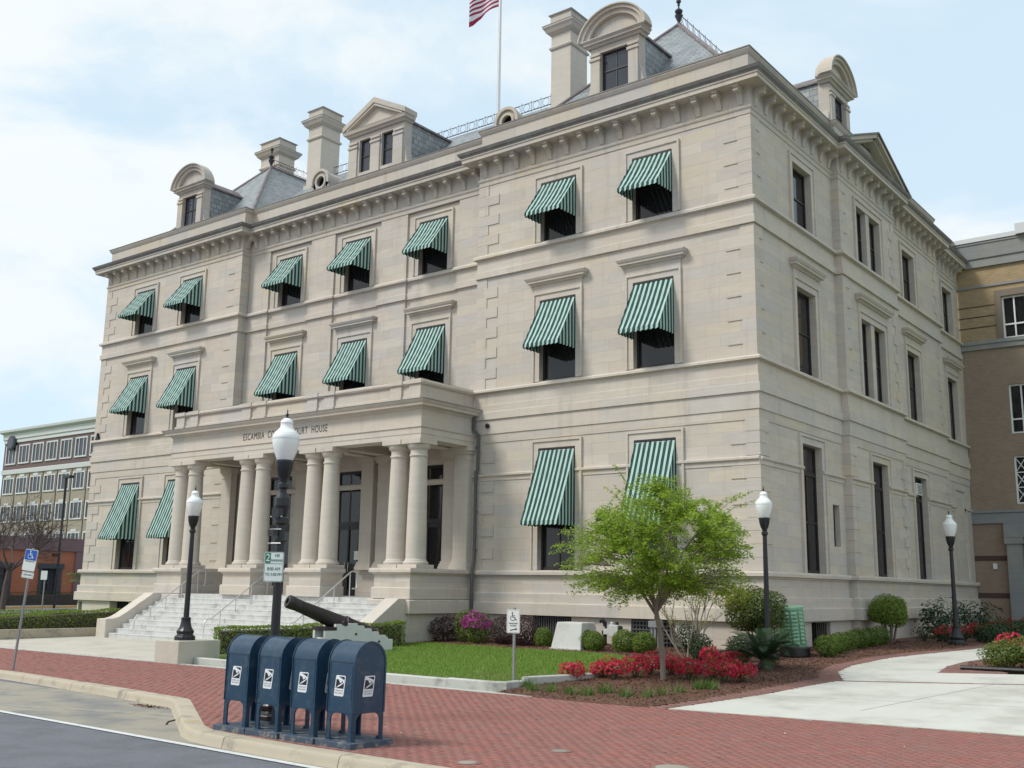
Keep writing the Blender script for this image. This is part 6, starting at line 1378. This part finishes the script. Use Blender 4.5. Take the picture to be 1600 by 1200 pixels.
# liriope tufts in the bed
tf=[(812,1076),(833,1080),(860,1082),(893,1085),(925,1086),(955,1082),(975,1090),(1010,1090),(1040,1085),(1065,1082),(1090,1078),(1118,1076)]
for i,(a,b) in enumerate(tf):
    p=gpos(a,b); n=170; p.y+=random.uniform(-.25,.35); n=int(random.uniform(70,170)); base=np.column_stack([p.x+rng.normal(0,.075,n),p.y+rng.normal(0,.075,n),np.full(n,g(p.x,p.y)+.01)]); o=blade_mesh('liriope_tuft',base,rng.uniform(.09,.25,n),rng.uniform(.008,.014,n),.6,'leaf_lir'); tag(o,'grassy green tuft at the front of the mulch bed, number of similar tufts in a loose row','plant','grassy tufts in the mulch bed'); o['label']=['grassy tuft at the foot of the accessible sign post','second','third','fourth','fifth','sixth','seventh','eighth','grassy tuft just left of the young tree trunk','grassy tuft just right of the young tree trunk','second grassy tuft right of the young tree trunk','last grassy tuft, nearest the sago palm'][i]; o['label']=o['label'] if ' ' in o['label'] else o['label']+' grassy tuft from the left at the front of the mulch bed'
# plants at the far right corner
def bigleaf(x,y,r,h,n,lab,mat='leaf_gloss',size=.22):
    z=g(x,y); rt=empty('broadleaf_shrub',(x,y,z),lab,'shrub'); p,d=ball_points(n,r,r,h/2,.7,.25); p[:,2]+=h*.5; leaf_mesh('foliage',p+np.array([x,y,z]),d+rng.normal(size=p.shape)*.5+np.array([0,0,.8]),size*rng.uniform(.6,1.2,n),mat,rt,aspect=.35); m_=MB()
    for k in range(5): a=k*1.26; m_.tube([(x,y,z-.05),(x+r*.4*math.cos(a),y+r*.4*math.sin(a),z+h*.6)],[.03,.012],5)
    m_.build('stems','barkdark',rt)
bigleaf(1.35,11.8,.95,1.45,520,'glossy broad-leaved shrub left of the far lamp post'); bigleaf(2.05,13.6,.95,1.35,480,'glossy broad-leaved shrub right of the far lamp post'); bigleaf(1.7,8.6,.38,.55,260,'dark low leafy shrub beside the clipped round shrub','leaf_dark',.10); bigleaf(2.0,9.3,.38,.6,260,'dark low leafy shrub left of the scarlet azaleas','leaf_dark',.10)
for i,(x,y,r) in enumerate(((2.35,8.7,.36),(2.6,9.6,.36),(2.9,10.6,.38),(3.15,12.0,.42),(3.35,13.2,.45),(3.7,14.6,.5),(4.1,16.0,.5))): shrub('scarlet_azalea',['scarlet azalea nearest, left of the far lamp post','scarlet azalea directly behind the far lamp post','scarlet azalea just right of the far lamp post','fourth scarlet azalea along the far walk','fifth scarlet azalea along the far walk','sixth scarlet azalea, near the annex portal','last scarlet azalea, beside the annex portal pier'][i],'shrub',(x,y,g(x,y)),r*1.0,r*1.0,r*.8,700,.06,'leaf_dark','scarlet azaleas along the far walk',flowers='fl_red2',nf=300,fsize=.07,ftop=r*.8,stems=5,lump=.25)
for i,(x,y,r) in enumerate(((3.55,9.6,.38),(3.75,11.0,.42),(4.1,12.6,.45))): shrub('juniper',['feathery green juniper right of the far lamp post','middle feathery juniper along the far walk','farthest feathery juniper along the far walk'][i],'shrub',(x,y,g(x,y)),r*1.5,r*1.5,r*.9,1800,.07,'leaf_sago','junipers along the far walk',lump=.2)
# near right planter
for i,(x,y,r,m_) in enumerate(((6.35,-1.05,.40,'leaf_mid'),(6.95,-.75,.45,'leaf_mid'),(7.7,-.85,.42,'leaf_hedge'))): shrub('planter_shrub',['left end yellow-green shrub of the right-hand planter','second yellow-green shrub of the right-hand planter','bright green shrub at the right edge of the photo'][i],'shrub',(x,y,g(x,y)),r*1.25,r*1.1,r*.85,2600,.06,m_,'shrubs in the right-hand planter',lump=.2)
p=(6.2,.6); shrub('planter_azalea','red-flowering azalea at left end of the right-hand planter','shrub',(p[0],p[1],g(*p)),.42,.42,.36,700,.05,'leaf_mid',None,flowers='fl_red',nf=500,fsize=.07,ftop=.35)
for i,(x,y) in enumerate(((7.0,.5),(7.5,.2),(7.9,.6))):
    n=260; base=np.column_stack([x+rng.normal(0,.13,n),y+rng.normal(0,.13,n),np.full(n,g(x,y)+.01)]); o=blade_mesh('strap_leaf_clump',base,rng.uniform(.3,.6,n),rng.uniform(.02,.035,n),.55,'leaf_lir'); tag(o,['strap-leaved clump behind the left planter shrubs','middle strap-leaved clump of the right-hand planter','strap-leaved clump at the right photo edge'][i],'plant','strap-leaved clumps in the planter')
o=MB(); o.tube([(5.6,-1.80,g(0,-1.8)+.06),(12,-1.50,g(0,-1.5)+.06)],.05,8); o=o.build('planter_edging','plastic'); tag(o,'black edging along the front of the right-hand planter','edging')
# bare tree and palm at far left, distant evergreens
p=at_depth(6,925,58); bz=g(0,p.y); BT=empty('bare_tree',(p.x,p.y,bz),'leafless grey tree in front of the terracotta building','tree'); random.seed(3); mb=MB(); tips=[]
mb.tube([(p.x,p.y,bz-.1),(p.x+.1,p.y,bz+1.4),(p.x+.25,p.y+.1,bz+2.6)],[.17,.14,.12],8)
for k in range(7):
    a=k*.9; grow(mb,(p.x+.25,p.y+.1,bz+2.0+.2*random.random()),Vector((math.cos(a)*.75,math.sin(a)*.75,.65)),3.4*random.uniform(.7,1.1),.06,0,3,tips,5,.5,.10,(7,6,6),.55)
mb.build('trunk','barkgrey',BT)
b_,l_=len(tips),0; C_=[t[-1] for t in tips]; leaf_mesh('crown',[tuple(c) for c in C_],rng.normal(size=(len(C_),3)),.05,'bark',BT)
p=Vector((-36.6,1.3,g(0,1.3))); PM=empty('palm',p,'small fan palm showing past the left corner of the courthouse','palm'); MB().lathe([(.16,0),(.13,1.4)],p,8).build('trunk','barkdark',PM)
f2=frond(1.3,.8).build('frond','leaf_mid',PM)
for i in range(16):
    o=f2 if i==0 else f2.copy()
    if i: COL.objects.link(o); o.parent=PM
    o.location=(0,0,1.4); o.rotation_euler=(0,random.uniform(-.4,.3),i*2.4)
for i,(px_,d_,h) in enumerate(((8,120,7),)):
    q=at_depth(px_,900,d_); shrub('evergreen_tree',['dim evergreen tree at the left edge, in front of the office block'][i],'tree',(q.x,q.y,.4),3.2,3.2,h/2,2600,.4,'leaf_dark',None,stems=3)
# dead leaves drifted in the kerb corner, a few scraps on the paving
n=70; pts=np.column_stack([rng.normal(-4.5,.3,n),rng.normal(-16.30,.05,n),np.full(n,RZ+.012)]); o=leaf_mesh('dead_leaves',pts,np.array([0,0,1.])+rng.normal(size=(n,3))*.35,rng.uniform(.04,.09,n),'chips',None,aspect=.5); tag(o,'drift of dead brown leaves in the corner of the kerb','leaves',kind='stuff')
n=16; pts=np.column_stack([rng.uniform(-3,8,n),rng.uniform(-17,-11.3,n),np.full(n,.012)]); o=leaf_mesh('pavement_litter',pts,np.array([0,0,1.])+rng.normal(size=(n,3))*.3,rng.uniform(.02,.045,n),'paper',None,aspect=.7); tag(o,'tiny pale scraps scattered on the brick pavement','litter',kind='stuff')
print('plants ok')
